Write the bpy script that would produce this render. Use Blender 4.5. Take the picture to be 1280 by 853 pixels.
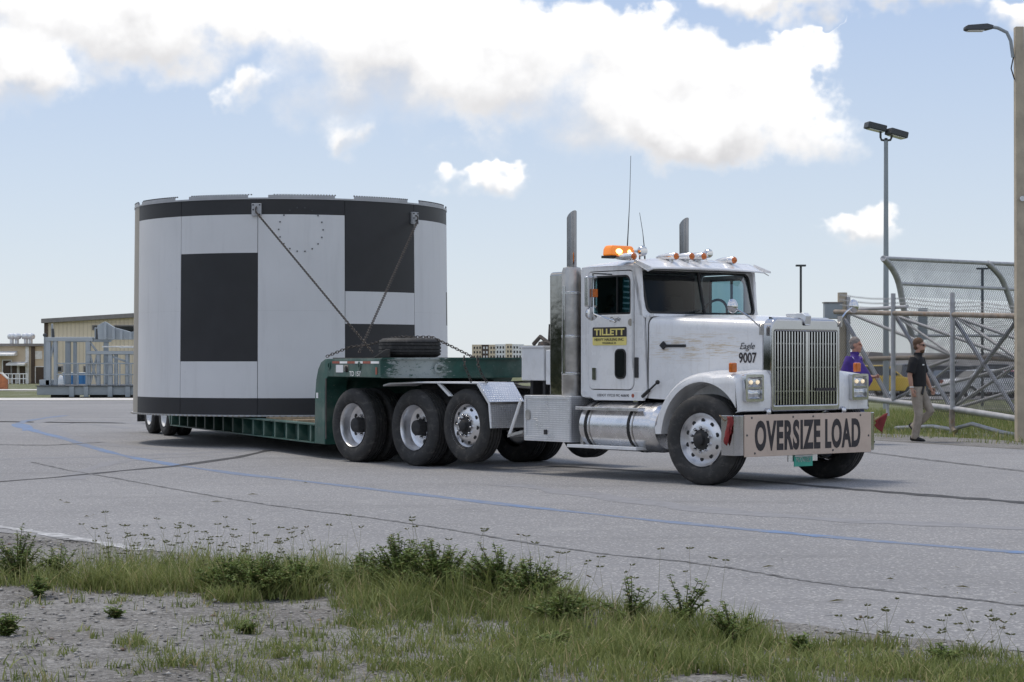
import bpy, bmesh, math, random
import numpy as np
from mathutils import Vector, Matrix
S = bpy.context.scene
for _o in list(bpy.data.objects): bpy.data.objects.remove(_o)
COL = S.collection
R = math.radians
rnd = random.Random(7)
nprs = np.random.RandomState(11)
F, HZ, CH = 2500.0, 452.0, 1.45          # focal length and horizon in photo pixels, eye height

# ---------------------------------------------------------------- camera
cd = bpy.data.cameras.new('camera'); cam = bpy.data.objects.new('camera', cd); COL.objects.link(cam)
cam.location = (0, 0, CH); cam.rotation_euler = (R(90), 0, 0)
cd.sensor_width = 36; cd.lens = 36 * F / 1280; cd.shift_y = (HZ - 426.5) / 1280
cd.clip_start = .2; cd.clip_end = 20000
S.camera = cam
S.view_settings.view_transform = 'Standard'; S.view_settings.look = 'None'
S.view_settings.exposure = .1; S.view_settings.gamma = 1; S.view_settings.use_curve_mapping = False
SUN_EL, SUN_AZ = 64, -44                  # azimuth clockwise from +Y (behind the load, to the left)

class NT:
    def __init__(s, nt): s.nt = nt; s.nt.nodes.clear()
    def n(s, t, **k):
        x = s.nt.nodes.new(t)
        for a, b in k.items(): setattr(x, a, b)
        return x
    def put(s, sock, v):
        if v is None: return
        if isinstance(v, bpy.types.NodeSocket): s.nt.links.new(v, sock)
        else:
            try: sock.default_value = v
            except Exception: sock.default_value = tuple(v)
    def m(s, op, a, b=None, c=None, clamp=False):
        x = s.n('ShaderNodeMath', operation=op); x.use_clamp = clamp
        for i, v in enumerate((a, b, c)): s.put(x.inputs[i], v)
        return x.outputs[0]
    def vm(s, op, a, b=None):
        x = s.n('ShaderNodeVectorMath', operation=op)
        s.put(x.inputs[0], a); s.put(x.inputs[1], b)
        return x.outputs['Value'] if op in ('LENGTH', 'DOT_PRODUCT') else x.outputs[0]
    def comb(s, x, y, z=0.0):
        q = s.n('ShaderNodeCombineXYZ')
        for i, v in enumerate((x, y, z)): s.put(q.inputs[i], v)
        return q.outputs[0]
    def sep(s, v):
        q = s.n('ShaderNodeSeparateXYZ'); s.put(q.inputs[0], v); return q.outputs
    def noise(s, vec, scale, detail=4, rough=.55, dist=0.0):
        q = s.n('ShaderNodeTexNoise'); s.put(q.inputs['Vector'], vec); q.inputs['Scale'].default_value = scale
        q.inputs['Detail'].default_value = detail; q.inputs['Roughness'].default_value = rough; q.inputs['Distortion'].default_value = dist
        return q.outputs['Fac']
    def voro(s, vec, scale, feature='F1', out='Distance'):
        q = s.n('ShaderNodeTexVoronoi', feature=feature); s.put(q.inputs['Vector'], vec); q.inputs['Scale'].default_value = scale
        return q.outputs[out]
    def step(s, x, a, b, lo=0.0, hi=1.0, smooth=True):
        q = s.n('ShaderNodeMapRange'); q.interpolation_type = 'SMOOTHSTEP' if smooth else 'LINEAR'
        for i, v in enumerate((x, a, b, lo, hi)): s.put(q.inputs[i], v)
        return q.outputs[0]
    def mix(s, f, a, b, mode='MIX'):
        q = s.n('ShaderNodeMix', data_type='RGBA', blend_type=mode)
        s.put(q.inputs[0], f)
        for i, v in ((6, a), (7, b)): s.put(q.inputs[i], (*v, 1) if isinstance(v, (tuple, list)) and len(v) == 3 else v)
        return q.outputs[2]
    def bump(s, h, strength=.3, dist=.01):
        q = s.n('ShaderNodeBump'); s.put(q.inputs['Height'], h)
        q.inputs['Strength'].default_value = strength; q.inputs['Distance'].default_value = dist
        return q.outputs[0]

# ---------------------------------------------------------------- sky: clear air plus cumulus, all by direction
w = bpy.data.worlds.new('World'); S.world = w; w.use_nodes = True
T = NT(w.node_tree)
gen = T.n('ShaderNodeTexCoord').outputs['Generated']
dx, dy, dz = T.sep(T.vm('NORMALIZE', gen))
az = T.m('ARCTAN2', dx, dy); el = T.m('ARCSINE', dz)
P0 = T.comb(T.m('MULTIPLY_ADD', az, F, 640), T.m('MULTIPLY', el, F), 0.0)       # unrolled sky in arc units
BLOBS = [(120, 432, 300, 90), (20, 345, 115, 52), (330, 415, 130, 62), (310, 338, 62, 36), (490, 375, 190, 112), (640, 372, 190, 104), (720, 405, 130, 62),
         (800, 335, 175, 96), (930, 340, 112, 82), (990, 300, 74, 56), (860, 285, 140, 52), (448, 275, 44, 26), (622, 236, 60, 24),
         (960, 446, 130, 28), (1130, 446, 95, 24), (1290, 425, 80, 26), (1083, 165, 44, 24)]
wn = T.n('ShaderNodeTexNoise'); T.put(wn.inputs['Vector'], P0); wn.inputs['Scale'].default_value = 1 / 95; wn.inputs['Detail'].default_value = 4; wn.inputs['Roughness'].default_value = .6
Pw = T.vm('ADD', P0, T.vm('MULTIPLY', T.vm('SUBTRACT', wn.outputs['Color'], (.5, .5, .5)), (210, 120, 0)))     # ragged outlines
d_ = num = den = None
for (cx, cy, rx, ry) in BLOBS:
    vv = T.n('ShaderNodeVectorMath', operation='MULTIPLY_ADD'); T.put(vv.inputs[0], Pw); vv.inputs[1].default_value = (1 / rx, 1 / ry, 0); vv.inputs[2].default_value = (-cx / rx, -cy / ry, 0)
    q = T.m('MULTIPLY', T.m('SUBTRACT', 1.0, T.vm('LENGTH', vv.outputs[0])), min(1.0, .35 + rx / 190))
    wgt = T.m('MAXIMUM', T.m('ADD', q, .3), .002); wgt = T.m('MULTIPLY', wgt, wgt)
    hy = T.m('MULTIPLY', T.sep(vv.outputs[0])[1], wgt)
    if d_ is None: d_, num, den = q, hy, wgt
    else:
        x = T.n('ShaderNodeMath', operation='SMOOTH_MAX'); T.put(x.inputs[0], d_); T.put(x.inputs[1], q); x.inputs[2].default_value = .12; d_ = x.outputs[0]
        num = T.m('ADD', num, hy); den = T.m('ADD', den, wgt)
d_ = T.m('ADD', T.m('MAXIMUM', d_, -1.0), .12); hgt = T.m('DIVIDE', num, den)                        # how high inside its cloud a point lies
n1 = T.noise(P0, 1 / 125, 7, .60); n1u = T.noise(T.vm('ADD', P0, (-14, 24, 0)), 1 / 125, 4, .58)
vo_ = T.voro(T.vm('ADD', P0, T.vm('MULTIPLY', T.comb(n1, n1u, 0.0), (60, 60, 0))), 1 / 46)
fine = T.m('SUBTRACT', .42, vo_)
f0 = T.m('ADD', T.m('MULTIPLY_ADD', T.m('SUBTRACT', n1, .5), 1.35, d_), T.m('MULTIPLY', fine, .30))
soft = T.noise(P0, 1 / 210, 2, .5)
mask_a = T.step(f0, .02, T.m('MULTIPLY_ADD', T.step(hgt, -.5, .5, .75, .20), T.step(soft, .35, .65, .7, 1.5), .03))
# clouds over the rest of the sky dome, same kind
gd = T.vm('MULTIPLY', gen, (1, 1, 2.4))
g0 = T.noise(gd, 3.2, 5, .58); g1 = T.noise(T.vm('ADD', gd, (-.05, .04, .18)), 3.2, 2, .55)
inview = T.m('MULTIPLY', T.step(T.m('ABSOLUTE', az), .33, .52, 1.0, 0.0), T.step(el, .20, .34, 1.0, 0.0))
g_mask = T.m('MULTIPLY', T.m('MULTIPLY', T.step(g0, .46, .58), T.m('SUBTRACT', 1.0, inview)), T.step(el, .01, .12))
mask = T.m('MAXIMUM', mask_a, g_mask)
relief = T.m('ADD', T.m('MULTIPLY', T.m('SUBTRACT', n1u, n1), 2.2), T.m('MULTIPLY', fine, -.55))
sh_a = T.m('ADD', T.m('ADD', T.step(hgt, -.75, .30, .80, -.08), T.m('MULTIPLY', T.m('SUBTRACT', soft, .5), .9)), T.m('MULTIPLY', relief, .55))
sh_a = T.m('MULTIPLY', sh_a, T.step(f0, .1, .7, .45, 1.0))
gsel = T.m('GREATER_THAN', g_mask, mask_a)
sh = T.m('ADD', T.m('MULTIPLY', sh_a, T.m('SUBTRACT', 1.0, gsel)), T.m('MULTIPLY', T.step(g1, .48, .70), gsel), clamp=True)
ccol = T.mix(sh, (1.03, 1.028, 1.03), (.60, .595, .61))
sky = T.n('ShaderNodeTexSky', sky_type='NISHITA'); sky.sun_disc = False
sky.sun_elevation = R(SUN_EL); sky.sun_rotation = R(SUN_AZ)
sky.altitude = 0; sky.air_density = 1.0; sky.dust_density = .6; sky.ozone_density = 3.0
SKY_STRENGTH = .1
hazy = T.mix(T.step(el, .0, .19, smooth=False), (7.3, 7.9, 8.4), (4.5, 5.7, 8.0))     # humid pale air low down
hazy = T.mix(T.step(el, .15, 1.2), hazy, (2.2, 3.6, 7.0))
scol = T.mix(.82, sky.outputs[0], hazy)
bcol = T.mix(mask, scol, T.vm('MULTIPLY', ccol, (1 / SKY_STRENGTH,) * 3))
bg = T.n('ShaderNodeBackground'); T.put(bg.inputs[0], bcol); bg.inputs[1].default_value = SKY_STRENGTH
T.nt.links.new(bg.outputs[0], T.n('ShaderNodeOutputWorld').inputs[0])
w.cycles.sampling_method = 'MANUAL'; w.cycles.sample_map_resolution = 256

sl = bpy.data.lights.new('sun', 'SUN'); sun = bpy.data.objects.new('sun', sl); COL.objects.link(sun)
sl.energy = 2.0; sl.angle = R(14); sl.color = (1, .91, .78)
_sd = Vector((math.sin(R(SUN_AZ)) * math.cos(R(SUN_EL)), math.cos(R(SUN_AZ)) * math.cos(R(SUN_EL)), math.sin(R(SUN_EL))))
sun.rotation_euler = _sd.to_track_quat('Z', 'Y').to_euler()

# ---------------------------------------------------------------- helpers
def terr(y):
    y = float(y)
    if y < 60: return 0.0
    if y < 104: return -.45 * (y - 60) / 44
    if y < 212: return -.45 - .45 * (y - 104) / 108
    return -.9
def at(px, py, Y): return Vector(((px - 640) / F * Y, Y, CH + (HZ - py) / F * Y))
def gnd(px, py, z=0.0):
    t = (z - CH) / ((HZ - py) / F); return Vector(((px - 640) / F * t, t, z))

class MB:
    def __init__(s): s.v = []; s.f = []
    def add(s, vs, fs):
        k = len(s.v); s.v += [tuple(x) for x in vs]; s.f += [tuple(i + k for i in q) for q in fs]; return s
    def box(s, c, d, rz=0, M=None):
        hx, hy, hz = d[0] / 2, d[1] / 2, d[2] / 2
        vs = [Vector((x * hx, y * hy, z * hz)) for x in (-1, 1) for y in (-1, 1) for z in (-1, 1)]
        if M is None: M = Matrix.Rotation(rz, 3, 'Z')
        vs = [M @ q + Vector(c) for q in vs]
        return s.add(vs, [(0, 1, 3, 2), (4, 6, 7, 5), (0, 4, 5, 1), (2, 3, 7, 6), (0, 2, 6, 4), (1, 5, 7, 3)])
    def bb(s, x0, x1, y0, y1, z0, z1): return s.box(((x0 + x1) / 2, (y0 + y1) / 2, (z0 + z1) / 2), (abs(x1 - x0), abs(y1 - y0), abs(z1 - z0)))
    def tube(s, pts, r, n=8, cap=True):
        pts = [Vector(p) for p in pts]; k = len(pts); rs = r if isinstance(r, (list, tuple)) else [r] * k
        vs = []; up = None
        for i, p in enumerate(pts):
            t = (pts[min(i + 1, k - 1)] - pts[max(i - 1, 0)])
            t = t.normalized() if t.length > 1e-9 else Vector((0, 0, 1))
            if up is None: up = Vector((0, 0, 1)) if abs(t.z) < .9 else Vector((1, 0, 0))
            a = t.cross(up)
            if a.length < 1e-5: a = t.orthogonal()
            a.normalize(); b = a.cross(t).normalized(); up = b
            ra, rb = rs[i] if isinstance(rs[i], (tuple, list)) else (rs[i], rs[i])
            for j in range(n):
                q = 2 * math.pi * j / n; vs.append(p + a * math.cos(q) * ra + b * math.sin(q) * rb)
        fs = [(i * n + j, i * n + (j + 1) % n, (i + 1) * n + (j + 1) % n, (i + 1) * n + j) for i in range(k - 1) for j in range(n)]
        if cap: fs += [tuple(range(n - 1, -1, -1)), tuple(range((k - 1) * n, k * n))]
        return s.add(vs, fs)
    def lathe(s, prof, n=32, c=(0, 0, 0), ax='y', closed=False):
        c = Vector(c); vs = []
        for r, h in prof:
            for j in range(n):
                q = 2 * math.pi * j / n; a, b = r * math.cos(q), r * math.sin(q)
                vs.append(c + (Vector((a, h, b)) if ax == 'y' else Vector((a, b, h)) if ax == 'z' else Vector((h, a, b))))
        k = len(prof); kk = k if closed else k - 1
        fs = [(i * n + j, i * n + (j + 1) % n, ((i + 1) % k) * n + (j + 1) % n, ((i + 1) % k) * n + j) for i in range(kk) for j in range(n)]
        return s.add(vs, fs)
    def prism(s, poly, ax, a, b):
        def mk(p, h): return (p[0], h, p[1]) if ax == 'y' else (h, p[0], p[1]) if ax == 'x' else (p[0], p[1], h)
        n = len(poly); vs = [mk(p, a) for p in poly] + [mk(p, b) for p in poly]
        fs = [(i, (i + 1) % n, n + (i + 1) % n, n + i) for i in range(n)] + [tuple(range(n - 1, -1, -1)), tuple(range(n, 2 * n))]
        return s.add(vs, fs)
    def ring(s, outer, inner, ax, a, b):
        def mk(p, h): return (p[0], h, p[1]) if ax == 'y' else (h, p[0], p[1]) if ax == 'x' else (p[0], p[1], h)
        n = len(outer); vs = [mk(p, h) for h in (a, b) for P in (outer, inner) for p in P]
        fs = []
        for i in range(n):
            j = (i + 1) % n
            fs += [(i, j, n + j, n + i), (2 * n + j, 2 * n + i, 3 * n + i, 3 * n + j), (j, i, 2 * n + i, 2 * n + j), (n + i, n + j, 3 * n + j, 3 * n + i)]
        return s.add(vs, fs)
    def ball(s, c, r, n=14, m=8):
        r = (r, r, r) if not isinstance(r, (tuple, list)) else r; vs = []
        for i in range(m + 1):
            th = math.pi * i / m
            for j in range(n):
                q = 2 * math.pi * j / n
                vs.append((c[0] + r[0] * math.sin(th) * math.cos(q), c[1] + r[1] * math.sin(th) * math.sin(q), c[2] + r[2] * math.cos(th)))
        return s.add(vs, [(i * n + j, (i + 1) * n + j, (i + 1) * n + (j + 1) % n, i * n + (j + 1) % n) for i in range(m) for j in range(n)])
    def grid(s, fn, nu, nv):
        vs = [fn(i / nu, j / nv) for i in range(nu + 1) for j in range(nv + 1)]
        return s.add(vs, [(i * (nv + 1) + j, (i + 1) * (nv + 1) + j, (i + 1) * (nv + 1) + j + 1, i * (nv + 1) + j + 1) for i in range(nu) for j in range(nv)])
    def loft(s, secs, cap=True):
        n = len(secs[0]); k = len(secs); vs = [p for q in secs for p in q]
        fs = [(i * n + j, i * n + (j + 1) % n, (i + 1) * n + (j + 1) % n, (i + 1) * n + j) for i in range(k - 1) for j in range(n)]
        if cap: fs += [tuple(range(n - 1, -1, -1)), tuple(range((k - 1) * n, k * n))]
        return s.add(vs, fs)
    def mesh(s, name, mat, smooth=38):
        me = bpy.data.meshes.new(name); me.from_pydata(s.v, [], s.f)
        bm = bmesh.new(); bm.from_mesh(me); bmesh.ops.remove_doubles(bm, verts=bm.verts, dist=1e-5)
        bmesh.ops.recalc_face_normals(bm, faces=bm.faces); bm.to_mesh(me); bm.free()
        if smooth:
            me.polygons.foreach_set('use_smooth', [True] * len(me.polygons)); me.set_sharp_from_angle(angle=R(smooth))
        if mat: me.materials.append(mat)
        return me
    def build(s, name, mat, parent=None, smooth=38, bevel=0, seg=2):
        o = bpy.data.objects.new(name, s.mesh(name, mat, smooth)); COL.objects.link(o); o.parent = parent
        if bevel:
            b = o.modifiers.new('bevel', 'BEVEL'); b.width = bevel; b.segments = seg; b.limit_method = 'ANGLE'; b.angle_limit = R(40)
            b.harden_normals = True
        return o
def inst(name, me, parent, loc=(0, 0, 0), rot=(0, 0, 0), sc=(1, 1, 1)):
    o = bpy.data.objects.new(name, me); COL.objects.link(o); o.parent = parent
    o.location = loc; o.rotation_euler = rot; o.scale = sc; return o
def thing(name, label, cat, loc=(0, 0, 0), rz=0, group=None):
    o = bpy.data.objects.new(name, None); COL.objects.link(o); o.location = loc; o.rotation_euler = (0, 0, rz)
    o.empty_display_size = .2
    return tag(o, label, cat, group)
def tag(o, label=None, cat=None, group=None, kind=None):
    if label: o['label'] = label
    if cat: o['category'] = cat
    if group: o['group'] = group
    if kind: o['kind'] = kind
    return o
def rrect(x0, x1, y0, y1, r, k=5):
    r = r if isinstance(r, (list, tuple)) else [r] * 4; out = []
    for (cx, cy, a0, q) in ((x1, y1, 0, r[0]), (x0, y1, 90, r[1]), (x0, y0, 180, r[2]), (x1, y0, 270, r[3])):
        sx = -1 if cx == x1 else 1; sy = -1 if cy == y1 else 1
        for i in range(k + 1):
            a = R(a0 + 90 * i / k); out.append((cx + sx * q + q * math.cos(a), cy + sy * q + q * math.sin(a)))
    return out
SIDE = Matrix(((1, 0, 0), (0, 0, -1), (0, 1, 0)))     # text on a face looking towards -y
FRONT = Matrix(((0, 0, 1), (1, 0, 0), (0, 1, 0)))     # text on a face looking towards +x
def text(name, body, mat, parent, loc, height, width, M3, bold=.0, shear=0.0, depth=.002, align='CENTER', space=1.0):
    c = bpy.data.curves.new(name, 'FONT'); c.body = body; c.align_x = align; c.align_y = 'CENTER'; c.offset = bold; c.shear = shear; c.space_character = space; c.resolution_u = 4; c.extrude = .01
    o = bpy.data.objects.new(name, c); COL.objects.link(o); bpy.context.view_layer.update()
    me = bpy.data.meshes.new_from_object(o.evaluated_get(bpy.context.evaluated_depsgraph_get())); bpy.data.objects.remove(o)
    a = np.empty(len(me.vertices) * 3); me.vertices.foreach_get('co', a); a = a.reshape(-1, 3)
    lo, hi = a.min(0), a.max(0); a[:, 0] = (a[:, 0] - (lo[0] + hi[0]) / 2) * width / (hi[0] - lo[0])
    a[:, 1] = (a[:, 1] - (lo[1] + hi[1]) / 2) * height / (hi[1] - lo[1]); a[:, 2] = a[:, 2] / .01 * depth / 2
    a = a @ np.array(M3).T; me.vertices.foreach_set('co', a.ravel()); me.materials.clear(); me.materials.append(mat)
    o = bpy.data.objects.new(name, me); COL.objects.link(o); o.parent = parent; o.location = loc; return o

# ---------------------------------------------------------------- materials
MATS = {}
def mat(name, col, rough=.6, metal=0.0, vary=.12, scale=3.0, bumps=0.0, bscale=40.0, dirt=None, dirt_amt=0.0, coat=0.0, spec=.5, emit=None, estr=0.0, fn=None, bdist=.01):
    m_ = bpy.data.materials.new(name); m_.use_nodes = True; t = NT(m_.node_tree)
    b = t.n('ShaderNodeBsdfPrincipled'); out = t.n('ShaderNodeOutputMaterial'); t.nt.links.new(b.outputs[0], out.inputs[0])
    oc = t.n('ShaderNodeTexCoord').outputs['Object']
    n1 = t.noise(oc, scale, 5, .6); c = t.mix(t.step(n1, .3, .7), tuple(x * (1 - vary) for x in col), tuple(min(1, x * (1 + vary)) for x in col))
    if dirt:
        n2 = t.noise(t.vm('MULTIPLY', oc, (1, 1, .6)), scale * 2.3, 7, .68)
        c = t.mix(t.m('MULTIPLY', t.step(n2, .48, .78), dirt_amt), c, dirt)
    rg = t.m('MULTIPLY_ADD', n1, .25, rough - .12, clamp=True)
    nrm = None
    if bumps: nrm = t.bump(t.noise(oc, bscale, 4, .6), bumps, bdist)
    if fn:
        r_ = fn(t, oc, c, rg, nrm); c, rg, nrm = r_[:3]
    t.put(b.inputs['Base Color'], c); t.put(b.inputs['Roughness'], rg); b.inputs['Metallic'].default_value = metal
    b.inputs['Specular IOR Level'].default_value = spec; b.inputs['Coat Weight'].default_value = coat; b.inputs['Coat Roughness'].default_value = .08
    if nrm is not None: t.put(b.inputs['Normal'], nrm)
    if emit: b.inputs['Emission Color'].default_value = (*emit, 1); b.inputs['Emission Strength'].default_value = estr
    MATS[name] = m_; return m_
def glass(name, tint, rough=.02, ior=1.5):
    m_ = bpy.data.materials.new(name); m_.use_nodes = True; t = NT(m_.node_tree)
    tr = t.n('ShaderNodeBsdfTransparent'); tr.inputs[0].default_value = (*tint, 1)
    gl = t.n('ShaderNodeBsdfGlossy'); gl.inputs['Roughness'].default_value = rough
    fr = t.n('ShaderNodeFresnel'); fr.inputs[0].default_value = ior
    mx = t.n('ShaderNodeMixShader'); t.nt.links.new(fr.outputs[0], mx.inputs[0]); t.nt.links.new(tr.outputs[0], mx.inputs[1]); t.nt.links.new(gl.outputs[0], mx.inputs[2])
    t.nt.links.new(mx.outputs[0], t.n('ShaderNodeOutputMaterial').inputs[0]); return m_
def leafmat(name, c0, c1, c2, rough=.6):
    m_ = bpy.data.materials.new(name); m_.use_nodes = True; t = NT(m_.node_tree)
    g = t.n('ShaderNodeNewGeometry'); ri = g.outputs['Random Per Island']
    oc = t.n('ShaderNodeTexCoord').outputs['Object']; n1 = t.noise(oc, 1.6, 3, .6)
    c = t.mix(t.step(t.m('MULTIPLY_ADD', ri, .55, t.m('MULTIPLY', n1, .6)), .15, .95), c0, c1)
    c = t.mix(t.step(ri, .9, .94), c, c2)
    b = t.n('ShaderNodeBsdfPrincipled'); t.put(b.inputs['Base Color'], c); b.inputs['Roughness'].default_value = rough; b.inputs['Specular IOR Level'].default_value = .25
    tl = t.n('ShaderNodeBsdfTranslucent'); t.put(tl.inputs[0], c)
    mx = t.n('ShaderNodeMixShader'); mx.inputs[0].default_value = .3
    t.nt.links.new(b.outputs[0], mx.inputs[1]); t.nt.links.new(tl.outputs[0], mx.inputs[2])
    t.nt.links.new(mx.outputs[0], t.n('ShaderNodeOutputMaterial').inputs[0]); return m_
def _diamond(t, oc, c, rg, nrm):
    x, y, z = t.sep(oc); u = t.m('ADD', x, t.m('MULTIPLY', y, .9))
    a = t.m('SINE', t.m('MULTIPLY', t.m('ADD', u, z), 115)); b = t.m('SINE', t.m('MULTIPLY', t.m('SUBTRACT', u, z), 115))
    h = t.step(t.m('MULTIPLY', a, b), .25, .6); c = t.mix(t.m('MULTIPLY', h, .5), c, (.97, .97, .98))
    return c, t.m('SUBTRACT', rg, t.m('MULTIPLY', h, .12)), t.bump(h, .8, .004)
def _truckpaint(t, oc, c, rg, nrm):
    x, y, z = t.sep(oc)
    st = t.noise(t.vm('MULTIPLY', oc, (4.2, 4.2, 46)), 1.0, 6, .7)          # scraped rust streaks along the body side
    band = t.m('MULTIPLY', t.step(t.m('ABSOLUTE', t.m('SUBTRACT', z, 1.62)), .03, .24, 1.0, 0.0), t.step(t.m('ABSOLUTE', t.m('SUBTRACT', x, -.4)), .35, .75, 1.0, 0.0))
    c = t.mix(t.m('MULTIPLY', t.step(st, .50, .58), t.m('MULTIPLY', band, .68)), c, (.50, .37, .19))
    sp = t.noise(oc, 14, 6, .75); c = t.mix(t.m('MULTIPLY', t.step(sp, .66, .74), .5), c, (.38, .27, .17))
    drip = t.noise(t.vm('MULTIPLY', oc, (24, 24, 1.3)), 1.0, 3, .6)
    c = t.mix(t.m('MULTIPLY', t.step(drip, .52, .75), .20), c, (.42, .38, .33))
    return c, rg, nrm
def _trailerpaint(t, oc, c, rg, nrm):
    x, y, z = t.sep(oc); n = t.noise(t.vm('MULTIPLY', oc, (1, 1, 3)), 9, 8, .8)
    loc = t.m('MULTIPLY', t.step(t.m('ABSOLUTE', t.m('ADD', y, .95)), .2, .62, 1.0, 0.0), t.step(x, .6, .85))
    w_ = t.step(t.m('ADD', n, t.m('MULTIPLY', loc, .22)), .62, .68)
    c = t.mix(t.m('MULTIPLY', w_, .85), c, (.36, .40, .40))
    d = t.noise(oc, 2.2, 6, .65); c = t.mix(t.m('MULTIPLY', t.step(d, .42, .75), .55), c, (.20, .225, .195))
    return c, rg, nrm
def _asphalt(t, oc, c, rg, nrm):
    big = t.noise(oc, .10, 5, .62); c = t.mix(t.step(big, .32, .68), c, (.235, .233, .237))
    agg = t.voro(oc, 62, 'F1', 'Color'); ag = t.sep(agg)[0]
    c = t.mix(t.step(ag, .0, 1.0, .0, .5), c, (.145, .144, .147)); c = t.mix(t.step(ag, .84, .93, 0, .75), c, (.52, .51, .49))
    fine = t.noise(oc, 26, 6, .8); c = t.mix(t.step(fine, .35, .68, 0, .38), c, (.14, .139, .142))
    lng = t.noise(t.vm('MULTIPLY', oc, (.30, 1.5, 1)), .7, 6, .68); c = t.mix(t.step(lng, .5, .72, 0, .38), c, (.145, .143, .143))
    st = t.noise(oc, .8, 7, .72); c = t.mix(t.step(st, .60, .70, 0, .45), c, (.13, .127, .123))
    oil = t.noise(oc, 2.6, 4, .6); c = t.mix(t.step(oil, .70, .76, 0, .5), c, (.085, .083, .08))
    pale = t.noise(oc, .45, 5, .7); c = t.mix(t.step(pale, .58, .72, 0, .35), c, (.36, .355, .345))
    return c, rg, t.bump(t.m('ADD', ag, fine), .4, .008)
def _dirt(t, oc, c, rg, nrm):
    a = t.noise(oc, 1.1, 6, .68); c = t.mix(t.step(a, .36, .62), c, (.165, .155, .142))
    m_ = t.noise(oc, 5.5, 6, .72); c = t.mix(t.step(m_, .50, .66, 0, .75), c, (.115, .108, .098)); c = t.mix(t.step(m_, .30, .42, .6, 0), c, (.36, .35, .33))
    v = t.voro(oc, 55, 'F1', 'Color'); q = t.sep(v)[0]; c = t.mix(t.step(q, .62, 1, 0, .6), c, (.42, .405, .38)); c = t.mix(t.step(q, 0, .35, .6, 0), c, (.075, .07, .064))
    f = t.noise(oc, 24, 6, .75); c = t.mix(t.step(f, .4, .75, 0, .45), c, (.13, .12, .105))
    return c, rg, t.bump(t.m('ADD', t.m('MULTIPLY', q, .6), t.m('ADD', f, m_)), .9, .02)
def _field(t, oc, c, rg, nrm):
    a = t.noise(oc, .35, 7, .7); b_ = t.noise(oc, 3.5, 6, .75)
    c = t.mix(t.step(t.m('ADD', t.m('MULTIPLY', a, .6), t.m('MULTIPLY', b_, .4)), .36, .50), c, (.105, .118, .040))
    c = t.mix(t.step(b_, .55, .8, 0, .5), c, (.19, .17, .08))
    return c, rg, t.bump(b_, .8, .05)
def _gapmix(lo, hi, colr):
    def f(t, oc, c, rg, nrm):
        n = t.noise(oc, 7, 7, .72); c = t.mix(t.step(n, lo, hi), colr, c); return c, rg, nrm
    return f
def _corr(axis, freq, amt=.25):
    def f(t, oc, c, rg, nrm):
        x = t.sep(oc)[axis]; s_ = t.m('SINE', t.m('MULTIPLY', x, freq)); h = t.step(s_, .6, .95)
        return t.mix(t.m('MULTIPLY', h, amt), c, (.20, .16, .11)), rg, t.bump(h, .6, .04)
    return f
M_white = mat('truck_paint', (.76, .76, .76), .28, vary=.03, dirt=(.45, .42, .38), dirt_amt=.30, coat=.6, fn=_truckpaint)
M_whitep = mat('plain_white_paint', (.70, .71, .72), .45, vary=.05, dirt=(.40, .38, .35), dirt_amt=.35)
M_chrome = mat('chrome', (.60, .60, .615), .09, 1.0, vary=.05, scale=2)
M_stack = mat('stack_chrome', (.25, .25, .262), .08, 1.0, vary=.15, scale=3)
M_surr = mat('grille_chrome', (.52, .52, .535), .12, 1.0, vary=.08, scale=2, bumps=.08, bscale=2)
M_rim = mat('satin_rim', (.74, .74, .75), .36, 1.0, vary=.08, scale=5)
M_alu = mat('polished_aluminium', (.70, .70, .71), .26, 1.0, vary=.10, scale=5, bumps=.10, bscale=3)
M_panelal = mat('mirror_aluminium', (.36, .355, .34), .10, 1.0, vary=.10, scale=2, bumps=.10, bscale=1.2, bdist=.05)
M_muff = mat('dull_steel_shield', (.45, .435, .41), .42, 1.0, vary=.2, scale=6)
M_diam = mat('diamond_plate', (.66, .67, .69), .40, .85, vary=.06, fn=_diamond)
M_steelp = mat('galvanised_pipe', (.40, .405, .42), .55, .25, vary=.15, scale=6, dirt=(.20, .15, .11), dirt_amt=.35)
M_rustpipe = mat('rusty_pipe', (.27, .235, .20), .7, .3, vary=.25, scale=7, dirt=(.26, .13, .05), dirt_amt=.9)
M_black = mat('black_frame', (.018, .018, .019), .65, vary=.3, dirt=(.09, .085, .08), dirt_amt=.5)
M_rubber = mat('rubber', (.026, .026, .026), .75, vary=.25, scale=6, dirt=(.115, .108, .10), dirt_amt=.75, bumps=.15, bscale=60)
M_gasket = mat('window_rubber', (.012, .012, .012), .6)
M_int = mat('cab_interior', (.035, .036, .038), .8)
M_glass = glass('clear_glass', (.55, .68, .70), .02, 1.22)
M_dglass = mat('dark_glass', (.012, .014, .016), .08, vary=.1, spec=.7)
M_amber = mat('amber_lens', (.55, .13, .012), .22, vary=.2, scale=20, coat=.5)
M_beacon = mat('lit_amber_lens', (.75, .22, .01), .25, vary=.15, emit=(1, .25, .015), estr=.35, coat=.5)
M_flash = mat('beacon_flash', (1, .6, .2), .3, emit=(1, .55, .16), estr=5)
M_headlit = mat('lit_headlamp', (.9, .8, .6), .2, emit=(1, .78, .48), estr=.5, vary=.1, scale=30)
M_lens = mat('lamp_glass', (.55, .56, .57), .12, .6, vary=.25, scale=22, coat=1)
M_signw = mat('sign_board', (.57, .455, .37), .65, vary=.05, dirt=(.30, .22, .17), dirt_amt=.35)
M_ink = mat('sign_ink', (.035, .03, .032), .7, vary=.35, scale=9)
M_yellow = mat('sign_yellow', (.72, .62, .20), .5)
M_red = mat('red_flag_cloth', (.20, .022, .022), .8, vary=.3)
M_redtape = mat('red_tape', (.33, .085, .05), .6, vary=.3, scale=12)
M_plate = mat('plate_teal', (.05, .36, .26), .5)
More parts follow.
